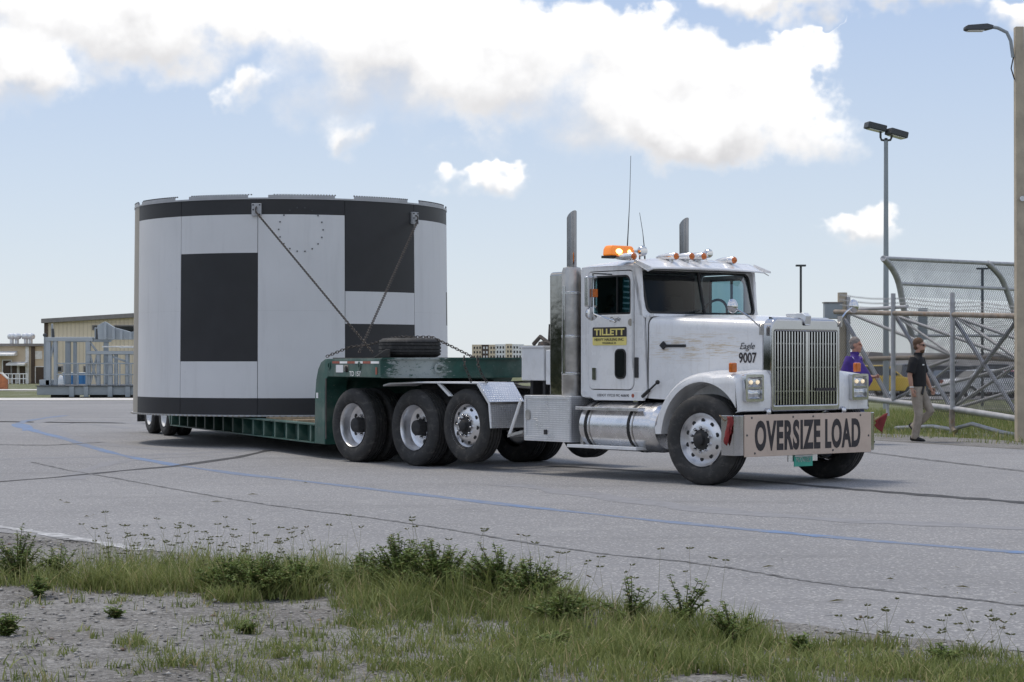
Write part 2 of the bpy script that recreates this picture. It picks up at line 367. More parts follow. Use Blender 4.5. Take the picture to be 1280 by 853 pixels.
M_green = mat('trailer_paint', (.016, .074, .058), .5, vary=.22, fn=_trailerpaint)
M_deck = mat('deck_steel', (.05, .048, .045), .8, vary=.4, scale=4, dirt=(.13, .10, .07), dirt_amt=.8)
M_wood = mat('timber', (.36, .27, .17), .8, vary=.3, scale=8, dirt=(.12, .09, .06), dirt_amt=.7)
M_chain = mat('chain_steel', (.075, .068, .062), .6, .6, vary=.4, scale=20, dirt=(.17, .09, .04), dirt_amt=.6)
def _panel(t, oc, c, rg, nrm):
    st = t.noise(t.vm('MULTIPLY', oc, (5, 5, .5)), 1.0, 5, .65); c = t.mix(t.step(st, .48, .8, 0, .16), c, (.30, .29, .28))
    sc = t.noise(oc, 3.2, 7, .75); c = t.mix(t.step(sc, .64, .72, 0, .22), c, (.33, .32, .31))
    return c, t.m('MULTIPLY_ADD', sc, .35, t.m('SUBTRACT', rg, .15)), t.bump(t.noise(oc, .9, 2, .5), .12, .05)
M_pw = mat('panel_white', (.655, .655, .655), .5, vary=.035, scale=.8, fn=_panel)
M_pb = mat('panel_black', (.018, .018, .020), .48, vary=.25, scale=1.0, bumps=.12, bscale=.9, bdist=.05)
M_tan = mat('panel_tan', (.33, .305, .26), .6, vary=.08, scale=1.5)
M_flange = mat('flange_grey', (.40, .405, .415), .5, .3, vary=.1)
M_bolt = mat('bolt_dark', (.06, .06, .065), .6)
M_road = mat('asphalt', (.30, .296, .298), .88, vary=.05, scale=.3, fn=_asphalt)
M_dirt = mat('gravel_dirt', (.27, .262, .248), .92, vary=.1, fn=_dirt)
M_field = mat('field', (.36, .345, .31), .95, vary=.12, scale=1.2, fn=_field)
M_peb = mat('pebble_stone', (.36, .345, .32), .85, vary=.35, scale=6)
M_blue = mat('blue_paint', (.125, .205, .36), .85, vary=.2, scale=5, fn=_gapmix(.36, .58, (.20, .225, .28)))
M_bluef = mat('faded_blue_paint', (.150, .195, .290), .85, vary=.1, scale=5, fn=_gapmix(.34, .56, (.215, .23, .255)))
M_wline = mat('worn_white_paint', (.52, .52, .52), .8, fn=_gapmix(.44, .62, (.28, .28, .28)))
M_crack = mat('crack_dark', (.060, .058, .055), .95, vary=.4, scale=8, fn=_gapmix(.40, .62, (.215, .215, .22)))
M_tar = mat('tar_seam', (.04, .04, .042), .85, vary=.3, fn=_gapmix(.30, .50, (.12, .12, .125)))
M_skid = mat('tyre_mark', (.205, .205, .212), .9, fn=_gapmix(.42, .62, (.245, .245, .255)))
M_grass = leafmat('grass_blade', (.12, .16, .042), (.32, .345, .125), (.48, .40, .22))
M_leaf = leafmat('weed_leaf', (.085, .14, .036), (.21, .27, .08), (.30, .28, .12))
M_seed = leafmat('seed_head', (.14, .15, .065), (.21, .21, .10), (.24, .19, .12))
M_stem = leafmat('weed_stem', (.10, .11, .04), (.17, .15, .07), (.2, .14, .08))
M_cream = mat('cream_cladding', (.74, .63, .47), .7, vary=.05, scale=.5, fn=_corr(0, 15, .18))
M_tanwall = mat('tan_wall', (.66, .55, .41), .8, vary=.06, scale=.5)
M_trim = mat('roof_trim', (.25, .23, .22), .7)
M_brown = mat('brown_door', (.085, .06, .045), .7)
M_gsteel = mat('grey_painted_steel', (.30, .335, .36), .55, .15, vary=.08, scale=.8)
M_dsteel = mat('dark_painted_steel', (.06, .065, .07), .6)
M_dblue = mat('blue_skip_paint', (.05, .20, .46), .6)
M_ltwhite = mat('bright_white', (.80, .80, .79), .6)
M_brick = mat('orange_brick', (.42, .16, .07), .85, vary=.2)
M_galv = mat('vent_metal', (.72, .73, .74), .35, .7)
M_addtree = mat('added_tree_green', (.045, .060, .025), .9, vary=.5, scale=.8, bumps=1.0, bscale=3, bdist=.3)
M_conc = mat('pole_concrete', (.44, .38, .29), .9, vary=.12, scale=3, bumps=.3, bscale=30, dirt=(.24, .21, .17), dirt_amt=.5)
M_kerb = mat('pale_concrete', (.62, .60, .56), .9, vary=.08, scale=1)

# ================================================================ ground, road
g = MB(); ys = [-60, 0, 20, 40, 60, 82, 104, 158, 212, 500, 1500, 5000, 12000]; xs = [-9000, -800, -120, -40, 0, 40, 120, 800, 9000]
g.grid(lambda u, v: (xs[round(u * 8)], ys[round(v * 12)], terr(ys[round(v * 12)]) - .02), 8, 12)
tag(g.build('ground', M_field, smooth=0), kind='structure')
rd = MB()
E1, E2 = Vector((-4.36, 17.0)), Vector((2.56, 10.0)); ed = (E1 - E2).normalized()
edge = lambda k: E1 + ed * k
NEARL = edge(62); NEARR = edge(-17)
rp = [tuple(NEARL), tuple(edge(20)), tuple(E1), tuple(E2), tuple(NEARR), (25.5, -3.0), (8.43, 32.9), (6.73, 36.6), (4.2, 42.5), (0, 60), (-50, 60)]
rd.add([(x, y, 0) for x, y in rp], [tuple(range(len(rp)))])
rd.add([(-50, 60, 0), (0, 60, 0), (-4, 90, terr(90)), (-75, 90, terr(90))], [(0, 1, 2, 3)])
road = tag(rd.build('road', M_road, smooth=0), kind='structure')
LIFT = [.0014]
def ribbon(name, pts, wd, m, lift=.005, wob=0.0, sub=1):
    LIFT[0] += .00012; lift = LIFT[0]
    q = [gnd(*p) if not isinstance(p, Vector) else p for p in pts]; out = []
    for a, b in zip(q[:-1], q[1:]):
        for i in range(sub): out.append(a.lerp(b, i / sub))
    out.append(q[-1]); vs = []
    for i, p in enumerate(out):
        t = (out[min(i + 1, len(out) - 1)] - out[max(i - 1, 0)]).normalized(); n = Vector((-t.y, t.x, 0)); k = rnd.uniform(-wob, wob)
        h = wd / 2 * (1 + (rnd.uniform(-.5, .4) if wob else 0)); z = terr(p.y) + lift
        vs += [(p.x + n.x * (h + k), p.y + n.y * (h + k), z), (p.x + n.x * (k - h), p.y + n.y * (k - h), z)]
    return MB().add(vs, [(2 * i, 2 * i + 1, 2 * i + 3, 2 * i + 2) for i in range(len(out) - 1)]).build(name, m, road, smooth=0)
ribbon('tyre_mark', [(-20, 575), (156, 570), (281, 565), (335, 561)], .5, M_skid, .013, .02, 4)
ribbon('tyre_mark', [(165, 536), (120, 531), (85, 529), (62, 533), (80, 545), (140, 557), (240, 564)], .35, M_skid, .021, .03, 4)
ribbon('tyre_mark', [(240, 535), (160, 529), (70, 524), (38, 530), (60, 543), (120, 556)], .35, M_skid, .023, .03, 4)
ribbon('tyre_mark', [(90, 600), (105, 588), (140, 578), (200, 572), (300, 569)], .3, M_skid, .025, .03, 4)
ribbon('tyre_mark', [(640, 606), (760, 622), (900, 640), (1080, 652), (1300, 662)], .4, M_skid, .027, .04, 5)
BL = [(40, 538.4), (72, 546), (103, 555.6), (134, 565), (169, 572.8), (219, 581.6), (300, 593), (400, 604), (520, 618), (640, 632), (800, 649), (955, 664), (1100, 677), (1250, 689), (1300, 692)]
ribbon('blue_line', BL, .17, M_bluef, .005, .006, 3)
ribbon('blue_line', [(23, 530), (29, 534), (40, 538.6)], .30, M_blue, .006, .01, 2)
ribbon('blue_line', [(21, 530.5), (32, 526.5), (55, 523), (82, 519.5)], .22, M_bluef, .007, .01, 3)
for a, b in (((120, 560.7), (146, 568)), ((168, 572.6), (222, 582)), ((40, 538.4), (75, 547)), ((958, 664.2), (1032, 671)), ((1262, 690), (1300, 692.6)), ((640, 632), (690, 637.4))):
    ribbon('blue_line', [a, b], .165, M_blue, .009, .004, 4)
ribbon('tar_seam', [(-20, 604), (70, 597), (150, 589), (219, 583), (297, 572), (337, 563)], .16, M_tar, .011, .004, 3)
ribbon('crack', [(40, 578), (85, 588), (144, 598), (200, 608.5), (281, 623), (340, 632), (400, 640), (470, 648.5), (560, 662), (640, 676), (755, 693), (860, 703), (920, 711.5), (1010, 727), (1115, 740), (1200, 748), (1300, 760)], .05, M_crack, .015, .012, 14)
ribbon('tar_seam', [(690, 583), (800, 589), (930, 600), (1060, 611.5), (1180, 621), (1300, 630)], .24, M_tar, .017, .006, 6)
ribbon('crack', [(1040, 560), (1160, 575), (1300, 592)], .14, M_crack, .019, .01, 8)
ribbon('crack', [(-10, 556), (60, 557), (130, 553)], .2, M_crack, .029, .03, 8)
ribbon('white_edge_line', [(-25, 655), (20, 662), (60, 668), (100, 674.5), (140, 681.5), (178, 688)], .15, M_wline, .031, .012, 5)
for i in range(26):       # leaves and scraps of debris on the asphalt
    px, py = rnd.choice([(rnd.uniform(60, 420), rnd.uniform(600, 650)), (rnd.uniform(850, 1270), rnd.uniform(690, 775))]) if i else (960, 710)
    p = gnd(px, py); b_ = MB(); a = rnd.uniform(0, 3); L = rnd.uniform(.02, .07)
    b_.add([(p.x - L * math.cos(a), p.y - L * math.sin(a), .008), (p.x, p.y + .012, .016), (p.x + L * math.cos(a), p.y + L * math.sin(a), .009), (p.x, p.y - .012, .02)], [(0, 1, 2, 3)]).build('debris_scrap', M_stem, road, smooth=0)

# verge: bumpy sandy gravel on the near side of the road edge
vn = Vector((ed.y, -ed.x));  vn = vn if vn.y < 0 else -vn
def hsh(x, y): return .5 * math.sin(x * 1.7 + 1.3 * math.sin(y * 1.1)) + .3 * math.sin(y * 2.9 + x * .8) + .2 * math.sin(5.1 * x - 3.3 * y)
def vz(k, q):
    p = edge(k) + vn * q; e = min(1, max(0, (q + .12 + .05 * math.sin(p.x * 9) + .04 * math.sin(p.x * 23 + 1)) / .6)); return (p.x, p.y, -.01 + e * (.045 + .03 * hsh(p.x, p.y)) + .012 * e * math.sin(p.x * 19 + 3 * math.sin(p.y * 7)) * math.sin(p.y * 17))
def verge_z(x, y):
    d = Vector((x, y)) - E1; k = d.dot(ed); q = d.dot(vn); return vz(k, q)[2] if q > -.1 else .0
vg = MB(); vg.grid(lambda u, v: vz(20 - u * 42, -.25 + .35 * math.sin(u * 60) * .2 + v * 14), 150, 90)
tag(vg.build('gravel_verge', M_dirt, smooth=180), kind='structure')
# pale gravel strip at the far right edge of the road
gs = MB(); gp = [(25.7, -3.0), (8.43, 32.95), (6.73, 36.65), (4.2, 42.5), (6.2, 42.5), (8.6, 37.6), (10.2, 33.8), (29, -3)]
gs.add([(x, y, .003) for x, y in gp], [tuple(range(8))]); tag(gs.build('gravel_strip', M_kerb if 0 else M_dirt, smooth=0), kind='structure')

# ================================================================ background, left: warehouse, low building, steel platform
def pbox(mb, x0, y0, x1, y1, Y, dep): 
    a, b = at(x0, y1, Y), at(x1, y0, Y); mb.bb(a.x, b.x, Y, Y + dep, a.z, b.z); return mb
WY = 205.0
wh = thing('warehouse', 'tall cream corrugated metal warehouse behind the grey steel platform', 'building', (at(57, 480, WY).x, WY, -.9))
wo = wh.location
def wrel(px, py, Y=WY): p = at(px, py, Y); return p.x - wo.x, p.z - wo.z
x0, zt = wrel(57, 400); x1 = wrel(300, 400)[0]
MB().bb(x0, x1, 0, 30, 0, zt - .3).build('wall', M_cream, wh)
rf = MB(); rf.prism([(x0 - .35, zt - .35), (x1, zt + .9), (x1, zt + 1.35), (x0 - .35, zt + .1)], 'y', -.5, 30); rf.build('roof', M_trim, wh, bevel=.02)
MB().prism([(x0, zt - .32), (x1, zt - .32), (x1, zt + .9)], 'y', 0, .3).build('gable_infill', M_cream, wh)
pb = MB(); a = wrel(57, 421.5); b = wrel(115, 423.5); pb.bb(x0, x1, -.12, -.01, b[1], a[1]).build('wall_band', M_ltwhite, wh)
MB().bb(x0 - .12, x0 + .25, -.15, .1, 0, zt - .3).build('corner_trim', M_brown, wh)
for (px0, px1, py0, py1) in ((117, 122, 408, 411.5), (144, 170, 408, 415), (106, 111, 459, 466), (72, 77, 459, 464)):
    a = wrel(px0, py1); b = wrel(px1, py0); f = MB().ring([(a[0] - .12, a[1] - .12), (b[0] + .12, a[1] - .12), (b[0] + .12, b[1] + .12), (a[0] - .12, b[1] + .12)], [(a[0], a[1]), (b[0], a[1]), (b[0], b[1]), (a[0], b[1])], 'y', -.14, -.005).build('window', M_trim, wh)
    MB().bb(a[0], b[0], -.06, -.02, a[1], b[1]).build('pane', M_dglass, f)
LY = 213.0
lb = thing('low_building', 'low tan building with roof vents at the far left', 'building', (at(-60, 480, LY).x, LY, -.9)); lo_ = lb.location
def lrel(px, py): p = at(px, py, LY); return p.x - lo_.x, p.z - lo_.z
xe, ze = lrel(57, 433)
MB().bb(0, xe, 0, 18, 0, ze).build('wall', M_tanwall, lb)
r = MB().bb(-.4, xe + .2, -.5, 18, ze, ze + .28).build('roof', M_trim, lb)
for px in (3, 9.5, 21, 27):                      # round turbine vents
    x = lrel(px, 430)[0]
    MB().lathe([(.22, 0), (.22, .5), (.42, .55), (.5, .8), (.42, 1.05), (.18, 1.15), (.0, 1.15)], 14, (x, 4, ze + .28), 'z').build('roof_vent', M_galv, r)
for (a_, b_, c_, d_, m_, n_) in ((4, 14, 451, 474, M_brown, 'door'), (14.8, 21.5, 457, 479.5, M_brown, 'door'), (24.5, 32, 458, 479.5, M_brown, 'door'), (45, 55, 459, 479.5, M_brown, 'door')):  # the first is a brown sheet coloured in for the dark porch opening
    p, q = lrel(a_, d_), lrel(b_, c_); dr = MB().bb(p[0], q[0], -.06, .05, max(0.02, p[1]), q[1]).build(n_, m_, lb)
    MB().ring([(p[0] - .1, p[1]), (q[0] + .1, p[1]), (q[0] + .1, q[1] + .1), (p[0] - .1, q[1] + .1)], [(p[0], p[1] + .01), (q[0], p[1] + .01), (q[0], q[1]), (p[0], q[1])], 'y', -.1, -.005).build('door_frame', M_ltwhite, dr)
for (a_, b_, c_, d_) in ((-8, 22, 439, 444.5), (12, 35, 452.3, 456.5)):
    p, q = lrel(a_, d_), lrel(b_, c_); MB().prism([(-1.6, p[1] - .05), (-.01, p[1]), (-.01, q[1]), (-1.6, p[1] + .12)], 'x', p[0], q[0]).build('awning', M_ltwhite, lb)
for px in (41.5, 34.5, -4):
    x = lrel(px, 440)[0]; MB().bb(x - .18, x + .18, -.2, -.005, 0, ze - .02).build('downpipe', M_brown if px > 40 else M_ltwhite, lb)
p, q = lrel(44, 449), lrel(53, 439); MB().bb(p[0], q[0], -.08, -.005, p[1], q[1]).build('wall_panel', M_ltwhite, lb)
rl = thing('entrance_railing', 'white railing in front of the low tan building', 'railing', (at(6, 480, 205).x, 205, -.88))
xx = at(34, 480, 205).x - at(6, 480, 205).x
for z in (.55, 1.05): MB().tube([(0, 0, z), (xx, 0, z)], .05, 6).build('rail', M_ltwhite, rl)
for i in range(7): MB().tube([(xx * i / 6, 0, 0), (xx * i / 6, 0, 1.07)], .05, 6).build('post', M_ltwhite, rl)
bm_ = thing('brick_sign', 'small orange brick sign block at the far left edge', 'sign', (at(0, 483, 150).x, 150, terr(150)))
k = MB().prism([(-1.2, 0), (.5, 0), (.5, .75), (.1, 1.15), (-1.2, 1.3)], 'y', 0, .5).build('block', M_brick, bm_, bevel=.03)
MB().prism([(-1.25, 1.3), (.1, 1.15), (.55, .75), (.55, .82), (.12, 1.24), (-1.25, 1.4)], 'y', -.05, .55).build('coping', M_kerb, bm_)
skip = thing('waste_skip', 'blue waste skip behind the grey steel platform', 'skip', (at(80, 479, 180).x, 180, terr(180)))
x1 = at(107, 0, 180).x - at(80, 0, 180).x
MB().prism([(0, .1), (x1, .1), (x1 + .15, 1.15), (-.15, 1.15)], 'y', 0, 1.8).build('body', M_dblue, skip, bevel=.03)
for i in range(4): MB().bb(x1 * (i + .5) / 4 - .04, x1 * (i + .5) / 4 + .04, -.07, -.003, .12, 1.1).build('rib', M_dblue, skip)
MB().bb(-.2, x1 + .2, -.06, 1.86, 1.15, 1.22).build('rim', M_ltwhite, skip)
tp = thing('covered_trailer', 'white covered pile beside the blue waste skip', 'pile', (at(72, 480, 182).x, 182, terr(182)))
MB().loft([[(x, y, z) for x, y, z in ((-.2, 0, 0), (.75, 0, 0), (.75, 1.2, 0), (-.2, 1.2, 0))], [(0, .1, .6), (.7, .1, .5), (.7, 1.0, .5), (0, 1.0, .6)], [(.1, .3, .95), (.5, .3, .8), (.5, .8, .8), (.1, .8, .95)]]).build('sheet', M_ltwhite, tp)
fs_ = MB(); fs_.add([(at(-80, 0, 150).x, 150, terr(150) + .012), (at(60, 0, 150).x, 150, terr(150) + .012), (at(60, 0, 142).x, 142, terr(142) + .012), (at(-80, 0, 142).x, 142, terr(142) + .012)], [(0, 1, 2, 3)])
tag(fs_.build('concrete_path', M_kerb, smooth=0), kind='structure')
fs_ = MB(); fs_.add([(-75, 90.1, terr(90) + .012), (-4, 90.1, terr(90) + .012), (-4, 103, terr(103) + .012), (-75, 103, terr(103) + .012)], [(0, 1, 2, 3)])
tag(fs_.build('concrete_apron', M_kerb, smooth=0), kind='structure')

GY = 104.0
gt = thing('steel_platform', 'grey steel access platform on a dolly beside the load', 'platform', (at(46, 498, GY).x, GY, terr(GY))); go = gt.location
def gb(name, x0, y0, x1, y1, dep, m_=None, off=0.0, bev=.02):
    a, b = at(x0, y1, GY), at(x1, y0, GY)
    return MB().bb(a.x - go.x, b.x - go.x, off, off + dep, a.z - go.z, b.z - go.z).build(name, m_ or M_gsteel, gt, bevel=bev)
def gpt(px, py, off=0.0): p = at(px, py, GY); return (p.x - go.x, off, p.z - go.z)
base = gb('base_frame', 46, 483, 200, 494, 6)
for px in (90, 108, 138, 160): a = gpt(px, 489); MB().bb(a[0] - .12, a[0] + .12, -.12, 0, a[2] - .3, a[2] + .25).build('lug', M_gsteel, base)
gb('base_plate', 45, 482, 200, 483.2, 6.3, M_dsteel, -.15)
gb('winch_box', 49, 475, 62, 482, 1.5)
gb('dolly', 109, 494.2, 146, 498.2, 4, M_dsteel, .6)
gb('dolly', 60, 494.2, 76, 498.2, 4, M_dsteel, .6)
for o_ in (0, 4.6):
    for (a_, b_, c_) in ((56.6, 63, 422), (67, 71, 424), (106.7, 112.4, 423), (120.6, 124.7, 443), (135, 140, 443), (157, 160, 443), (176, 180, 423)): gb('column', a_, c_, b_, 482.2, .28, None, o_)
    gb('beam', 57, 421.8, 116, 426.6, .35, None, o_ - .05)
    gb('deck_beam', 108, 439, 185, 443.2, .3, None, o_ - .06)
    gb('deck_beam', 126, 432.5, 185, 434.5, .3, M_ltwhite, o_ + .3)
gb('cabin', 116.5, 409.5, 129.6, 425, 2.2, None, .3)
gb('cabin_door', 118.5, 411, 123, 424, .05, M_dsteel, .22)
hm = MB(); hm.prism([gpt(*p)[::2] for p in ((122, 407), (131.3, 402.2), (142.8, 409.5), (164, 415.3), (185, 412), (185, 424.5), (123, 425))], 'y', -.1, .3); hmo = hm.build('gusset_wall', M_gsteel, gt, bevel=.02)
for px, py in ((132.5, 403.5), (143, 410), (152.5, 412.5), (164, 415)): a = gpt(px, py); b = gpt(px, 424.5); MB().bb(a[0] - .07, a[0] + .07, -.25, -.1, b[2], a[2]).build('stiffener', M_gsteel, hmo)
gb('mast', 61.6, 404.6, 63.8, 423, .12, None, .4)
MB().tube([gpt(64.2, 411, .3), gpt(67.2, 449, .3)], .07, 8).build('ram', M_dsteel, gt)
MB().ball(gpt(54.8, 419, .2), .1).build('beacon', M_dsteel, gt); MB().tube([gpt(54.8, 419, .2), gpt(54.8, 482, .2)], .05, 6).build('lamp_stem', M_gsteel, gt)
for y_ in (454.6, 468.5): MB().tube([gpt(71, y_, -.05), gpt(185, y_, -.05)], .04, 6).build('handrail', M_gsteel, gt)
for px in (80.5, 97.7, 109, 131, 145.5, 150, 164): MB().tube([gpt(px, 454.6, -.05), gpt(px, 482, -.05)], .035, 6).build('rail_post', M_gsteel, gt)
for (a_, b_, c_, d_) in ((112, 444, 121, 480), (121, 444, 112, 480), (112, 428, 121, 440), (140, 446, 157, 452), (63, 446, 67, 427), (112, 480, 108, 445)): MB().tube([gpt(a_, b_, .1), gpt(c_, d_, .1)], .06, 6).build('brace', M_gsteel, gt)
# far apartment block seen between the load and the cab
ap = thing('apartment_building', 'distant cream and brown apartment block between load and cab', 'building', (at(590, 450, 1200).x, 1200, -.9))
sx = 1200 / F
def apx(px): return (px - 590) * sx
for i, (a_, b_, c_, m_) in enumerate(((590, 602, 431, M_tanwall), (602, 611, 431, M_brown), (611, 619, 431, M_tanwall), (619, 632, 430.5, M_ltwhite), (632, 640, 430, M_cream), (640, 655, 430.5, M_ltwhite), (655, 700, 432, M_tanwall), (700, 745, 431, M_ltwhite))):
    z = CH + .9 + (HZ - c_) * sx; wl = MB().bb(apx(a_), apx(b_) , (i % 2) * .8, 14, 0, z).build('wall', m_, ap)
    for fl in range(4):
        for wx in np.arange(a_ + 2, b_ - 2, 3.6):
            x = apx(wx); zz = z - 2.6 - fl * 2.7
            if zz > .5: MB().bb(x, x + .9, (i % 2) * .8 - .08, (i % 2) * .8 - .01, zz, zz + 1.4).build('window', M_dglass if m_ is not M_brown else M_ltwhite, wl)
rb = thing('long_shed', 'long low grey roofed shed beyond the parked cars', 'building', (at(1060, 460, 230).x, 230, -.9)); s_ = 230 / F
L = (1420 - 1060) * s_
MB().bb(0, L, 0, 12, 0, 1.55).build('wall', M_ltwhite, rb)
MB().prism([(-.6, 1.55), (6, 3.35), (13, 1.6)], 'x', -.5, L + .5).build('roof', mat('grey_roof', (.20, .195, .19), .8), rb)
for i in range(9): MB().bb(1 + i * 3.5, 2.6 + i * 3.5, -.08, -.01, .5, 1.4).build('window', M_dglass, rb)
gh = thing('small_gable_shed', 'small grey gabled shed behind the purple shirted man', 'building', (at(1084, 470, 120).x, 120, terr(120))); s_ = 120 / F
W = 28 * s_
MB().prism([(0, 0), (W, 0), (W, 2.0), (0, 2.0)], 'y', 0, 4).build('wall', mat('grey_shed', (.27, .265, .26), .8), gh)
MB().prism([(-.2, 2.0), (W + .2, 2.0), (W + .1, 2.45), (.15, 2.55)], 'y', -.2, 4.2).build('roof', M_trim, gh)

# dark trees added beside and behind the camera, out of view, to darken the chrome
tl = MB()
def tree_pt(u, v):
    a = R(112 + 212 * u); rr = 78 + 7 * math.sin(u * 41) + 4 * math.sin(u * 97) - 4 * math.sin(v * 3.1); h = 6.5 + 2.2 * math.sin(u * 53 + 1) + 1.6 * math.sin(u * 131) + 1.1 * math.sin(u * 307 + 2)
    k_ = 1 - abs(2 * v - 1) ** 2.4; side_ = (v - .5) * 12
    return ((rr + side_ + .8 * math.sin(u * 611 + v * 9)) * math.sin(a), (rr + side_ + .8 * math.cos(u * 533 + v * 11)) * math.cos(a), -.3 + h * k_ + .5 * math.sin(u * 701 + v * 23) * k_)
tl.grid(tree_pt, 420, 10)
tag(tl.build('added_treeline', M_addtree, None, smooth=0), 'dark row of trees added out of view for the chrome to reflect', 'trees', kind='stuff')

# ================================================================ the tractor
TO, TA = Vector((3.102, 24.155, 0)), R(-50.22)
KP, KA = Vector((-.769, 28.804, 0)), R(-66.675)
def loc_on(o, a, px, py, ax, val):
    Mi = Matrix.Rotation(-a, 3, 'Z'); r_ = Mi @ Vector(((px - 640) / F, 1, (HZ - py) / F)); c = Mi @ (Vector((0, 0, CH)) - o)
    i = 'xyz'.index(ax); return c + r_ * ((val - c[i]) / r_[i])
def TL(px, py, ax, val): return loc_on(TO, TA, px, py, ax, val)
def KL(px, py, ax, val): return loc_on(KP, KA, px, py, ax, val)
truck = thing('semi_truck', 'white conventional semi truck with chrome grille pulling the load', 'truck', TO, TA)

def tyre_mesh(R0, wdt, tr=6):
    m = MB(); h = wdt / 2; sh = R0 - .035; p = [(R0 * .585, -h * .62), (R0 * .60, -h * .80), (R0 * .70, -h * .97), (R0 * .80, -h), (R0 * .89, -h * .96), (sh, -h * .86), (R0 - .010, -h * .78)]
    g_ = [-.52, -.2, .2, .52]; y = -h * .78
    for q in g_:
        p += [(R0, h * q - .009), (R0 - .014, h * q - .007), (R0 - .014, h * q + .007), (R0, h * q + .009)]
    p += [(R0 - .010, h * .78), (sh, h * .86), (R0 * .89, h * .96), (R0 * .80, h), (R0 * .70, h * .97), (R0 * .60, h * .80), (R0 * .585, h * .62)]
    m.lathe(p, 56); return m.mesh('tyre', M_rubber, 50)
def rim_front(Rr):          # disc near the outer face, domed
    m = MB(); m.lathe([(Rr * .93, .12), (Rr * .95, -.02), (Rr * 1.0, -.105), (Rr * 1.03, -.125), (Rr * 1.035, -.118), (Rr * 1.0, -.09), (Rr * .93, -.055), (Rr * .90, -.06), (Rr * .80, -.085), (Rr * .62, -.115), (Rr * .56, -.12), (Rr * .40, -.118), (Rr * .32, -.118)], 48)
    return m.mesh('wheel', M_rim, 40)
def rim_dual(Rr):           # deep dish
    m = MB(); m.lathe([(Rr * 1.03, -.125), (Rr * 1.035, -.118), (Rr * .99, -.10), (Rr * .96, -.03), (Rr * .93, .03), (Rr * .84, .05), (Rr * .76, .055), (Rr * .52, .05), (Rr * .36, .048), (Rr * .30, .048)], 48)
    return m.mesh('wheel', M_rim, 40)
def hole_discs(Rr, y, n, rad, k=.70, r0=0):  # flat dark discs put in for the shade inside each hand hole
    m = MB()
    for i in range(n):
        a = 2 * math.pi * i / n + r0; m.lathe([(rad, y), (rad * .9, y - .003), (0, y - .003)], 10, (Rr * k * math.cos(a), 0, Rr * k * math.sin(a)))
    return m.mesh('hand_hole_discs', M_gasket, 60)
def lugs(Rr, y, n=10, k=.46, rr=.021):
    m = MB()
    for i in range(n):
        a = 2 * math.pi * i / n; m.lathe([(rr, y), (rr * .95, y - .03), (rr * .5, y - .045), (0, y - .046)], 8, (Rr * k * math.cos(a), 0, Rr * k * math.sin(a)))
    return m.mesh('lug_nuts', M_chrome, 40)
RR = .305
ME_t = tyre_mesh(.533, .29); ME_tp = tyre_mesh(.495, .29)
ME_rf, ME_rd = rim_front(RR), rim_dual(RR)
ME_hf, ME_hd = hole_discs(RR, -.099, 10, .028, .745), hole_discs(RR, .052, 5, .040, .66, .3)
ME_lf, ME_ld = lugs(RR, -.116), lugs(RR, .05, 10, .45)
ME_hubf = MB().lathe([(.125, -.10), (.12, -.125), (.075, -.14), (.07, -.185), (.05, -.195), (0, -.195)], 20).mesh('hub', M_black, 40)
ME_hubd = MB().lathe([(.115, .05), (.11, -.05), (.10, -.09), (.085, -.10), (0, -.10)], 20).mesh('hub', M_black, 40)
def wheel(parent, x, y, z, kind, side=-1, steer=0.0, tyre=None):
    me = ME_rf if kind == 'f' else ME_rd
    o = inst('wheel', me, parent, (x, y, z), (0, rnd.uniform(0, 6), steer) if side < 0 else (0, rnd.uniform(0, 6), math.pi + steer))
    inst('tyre', tyre or ME_t, o)
    if kind == 'f': inst('hub', ME_hubf, o); inst('hand_hole_discs', ME_hf, o); inst('lug_nuts', ME_lf, o)
    elif kind == 'd': inst('hub', ME_hubd, o); inst('hand_hole_discs', ME_hd, o); inst('lug_nuts', ME_ld, o)
    for c_ in o.children:
        if c_.name.startswith(('lug_nuts', 'hand_hole_discs')): c_['kind'] = 'stuff'
    return o
for sd in (-1, 1):
    wheel(truck, 0, 1.045 * sd, .533, 'f', sd, R(6)); wheel(truck, -4.42, 1.045 * sd, .59, 'f', sd, 0, ME_tp)
    for x in (-5.56, -7.02): wheel(truck, x, 1.055 * sd, .533, 'd', sd); wheel(truck, x, .735 * sd, .533, 'i', sd)
# chassis
ch = MB()
for sd in (-1, 1): ch.bb(-7.75, .45, .36 * sd - .04, .36 * sd + .04, .72, .98)
for x in (-7.6, -6.3, -4.9, -3.4, -2.0, .3): ch.bb(x - .06, x + .06, -.32, .32, .74, .95)
ch.build('chassis', M_black, truck, bevel=.01)
for x, z in ((0, .5), (-4.42, .59), (-5.56, .53), (-7.02, .53)):
    ax = MB().tube([(x, -.9, z), (x, .9, z)], .075, 10)
    if x < -5: ax.ball((x, 0, z), (.26, .22, .24))
    ax.build('axle', M_black, truck)
MB().lathe([(.0, 1.0), (.52, 1.0), (.55, 1.05), (.55, 1.12), (.50, 1.19), (0, 1.2)], 24, (-6.05, 0, 0), 'z').build('fifth_wheel', M_black, truck)
MB().bb(-2.5, -.15, -.5, .5, .45, 1.0).build('engine_block', M_black, truck, bevel=.05)
MB().prism([(-3.3, .99), (-2.3, .99), (-2.3, 1.02), (-3.3, 1.02)], 'y', -.7, .7).build('catwalk', M_diam, truck)

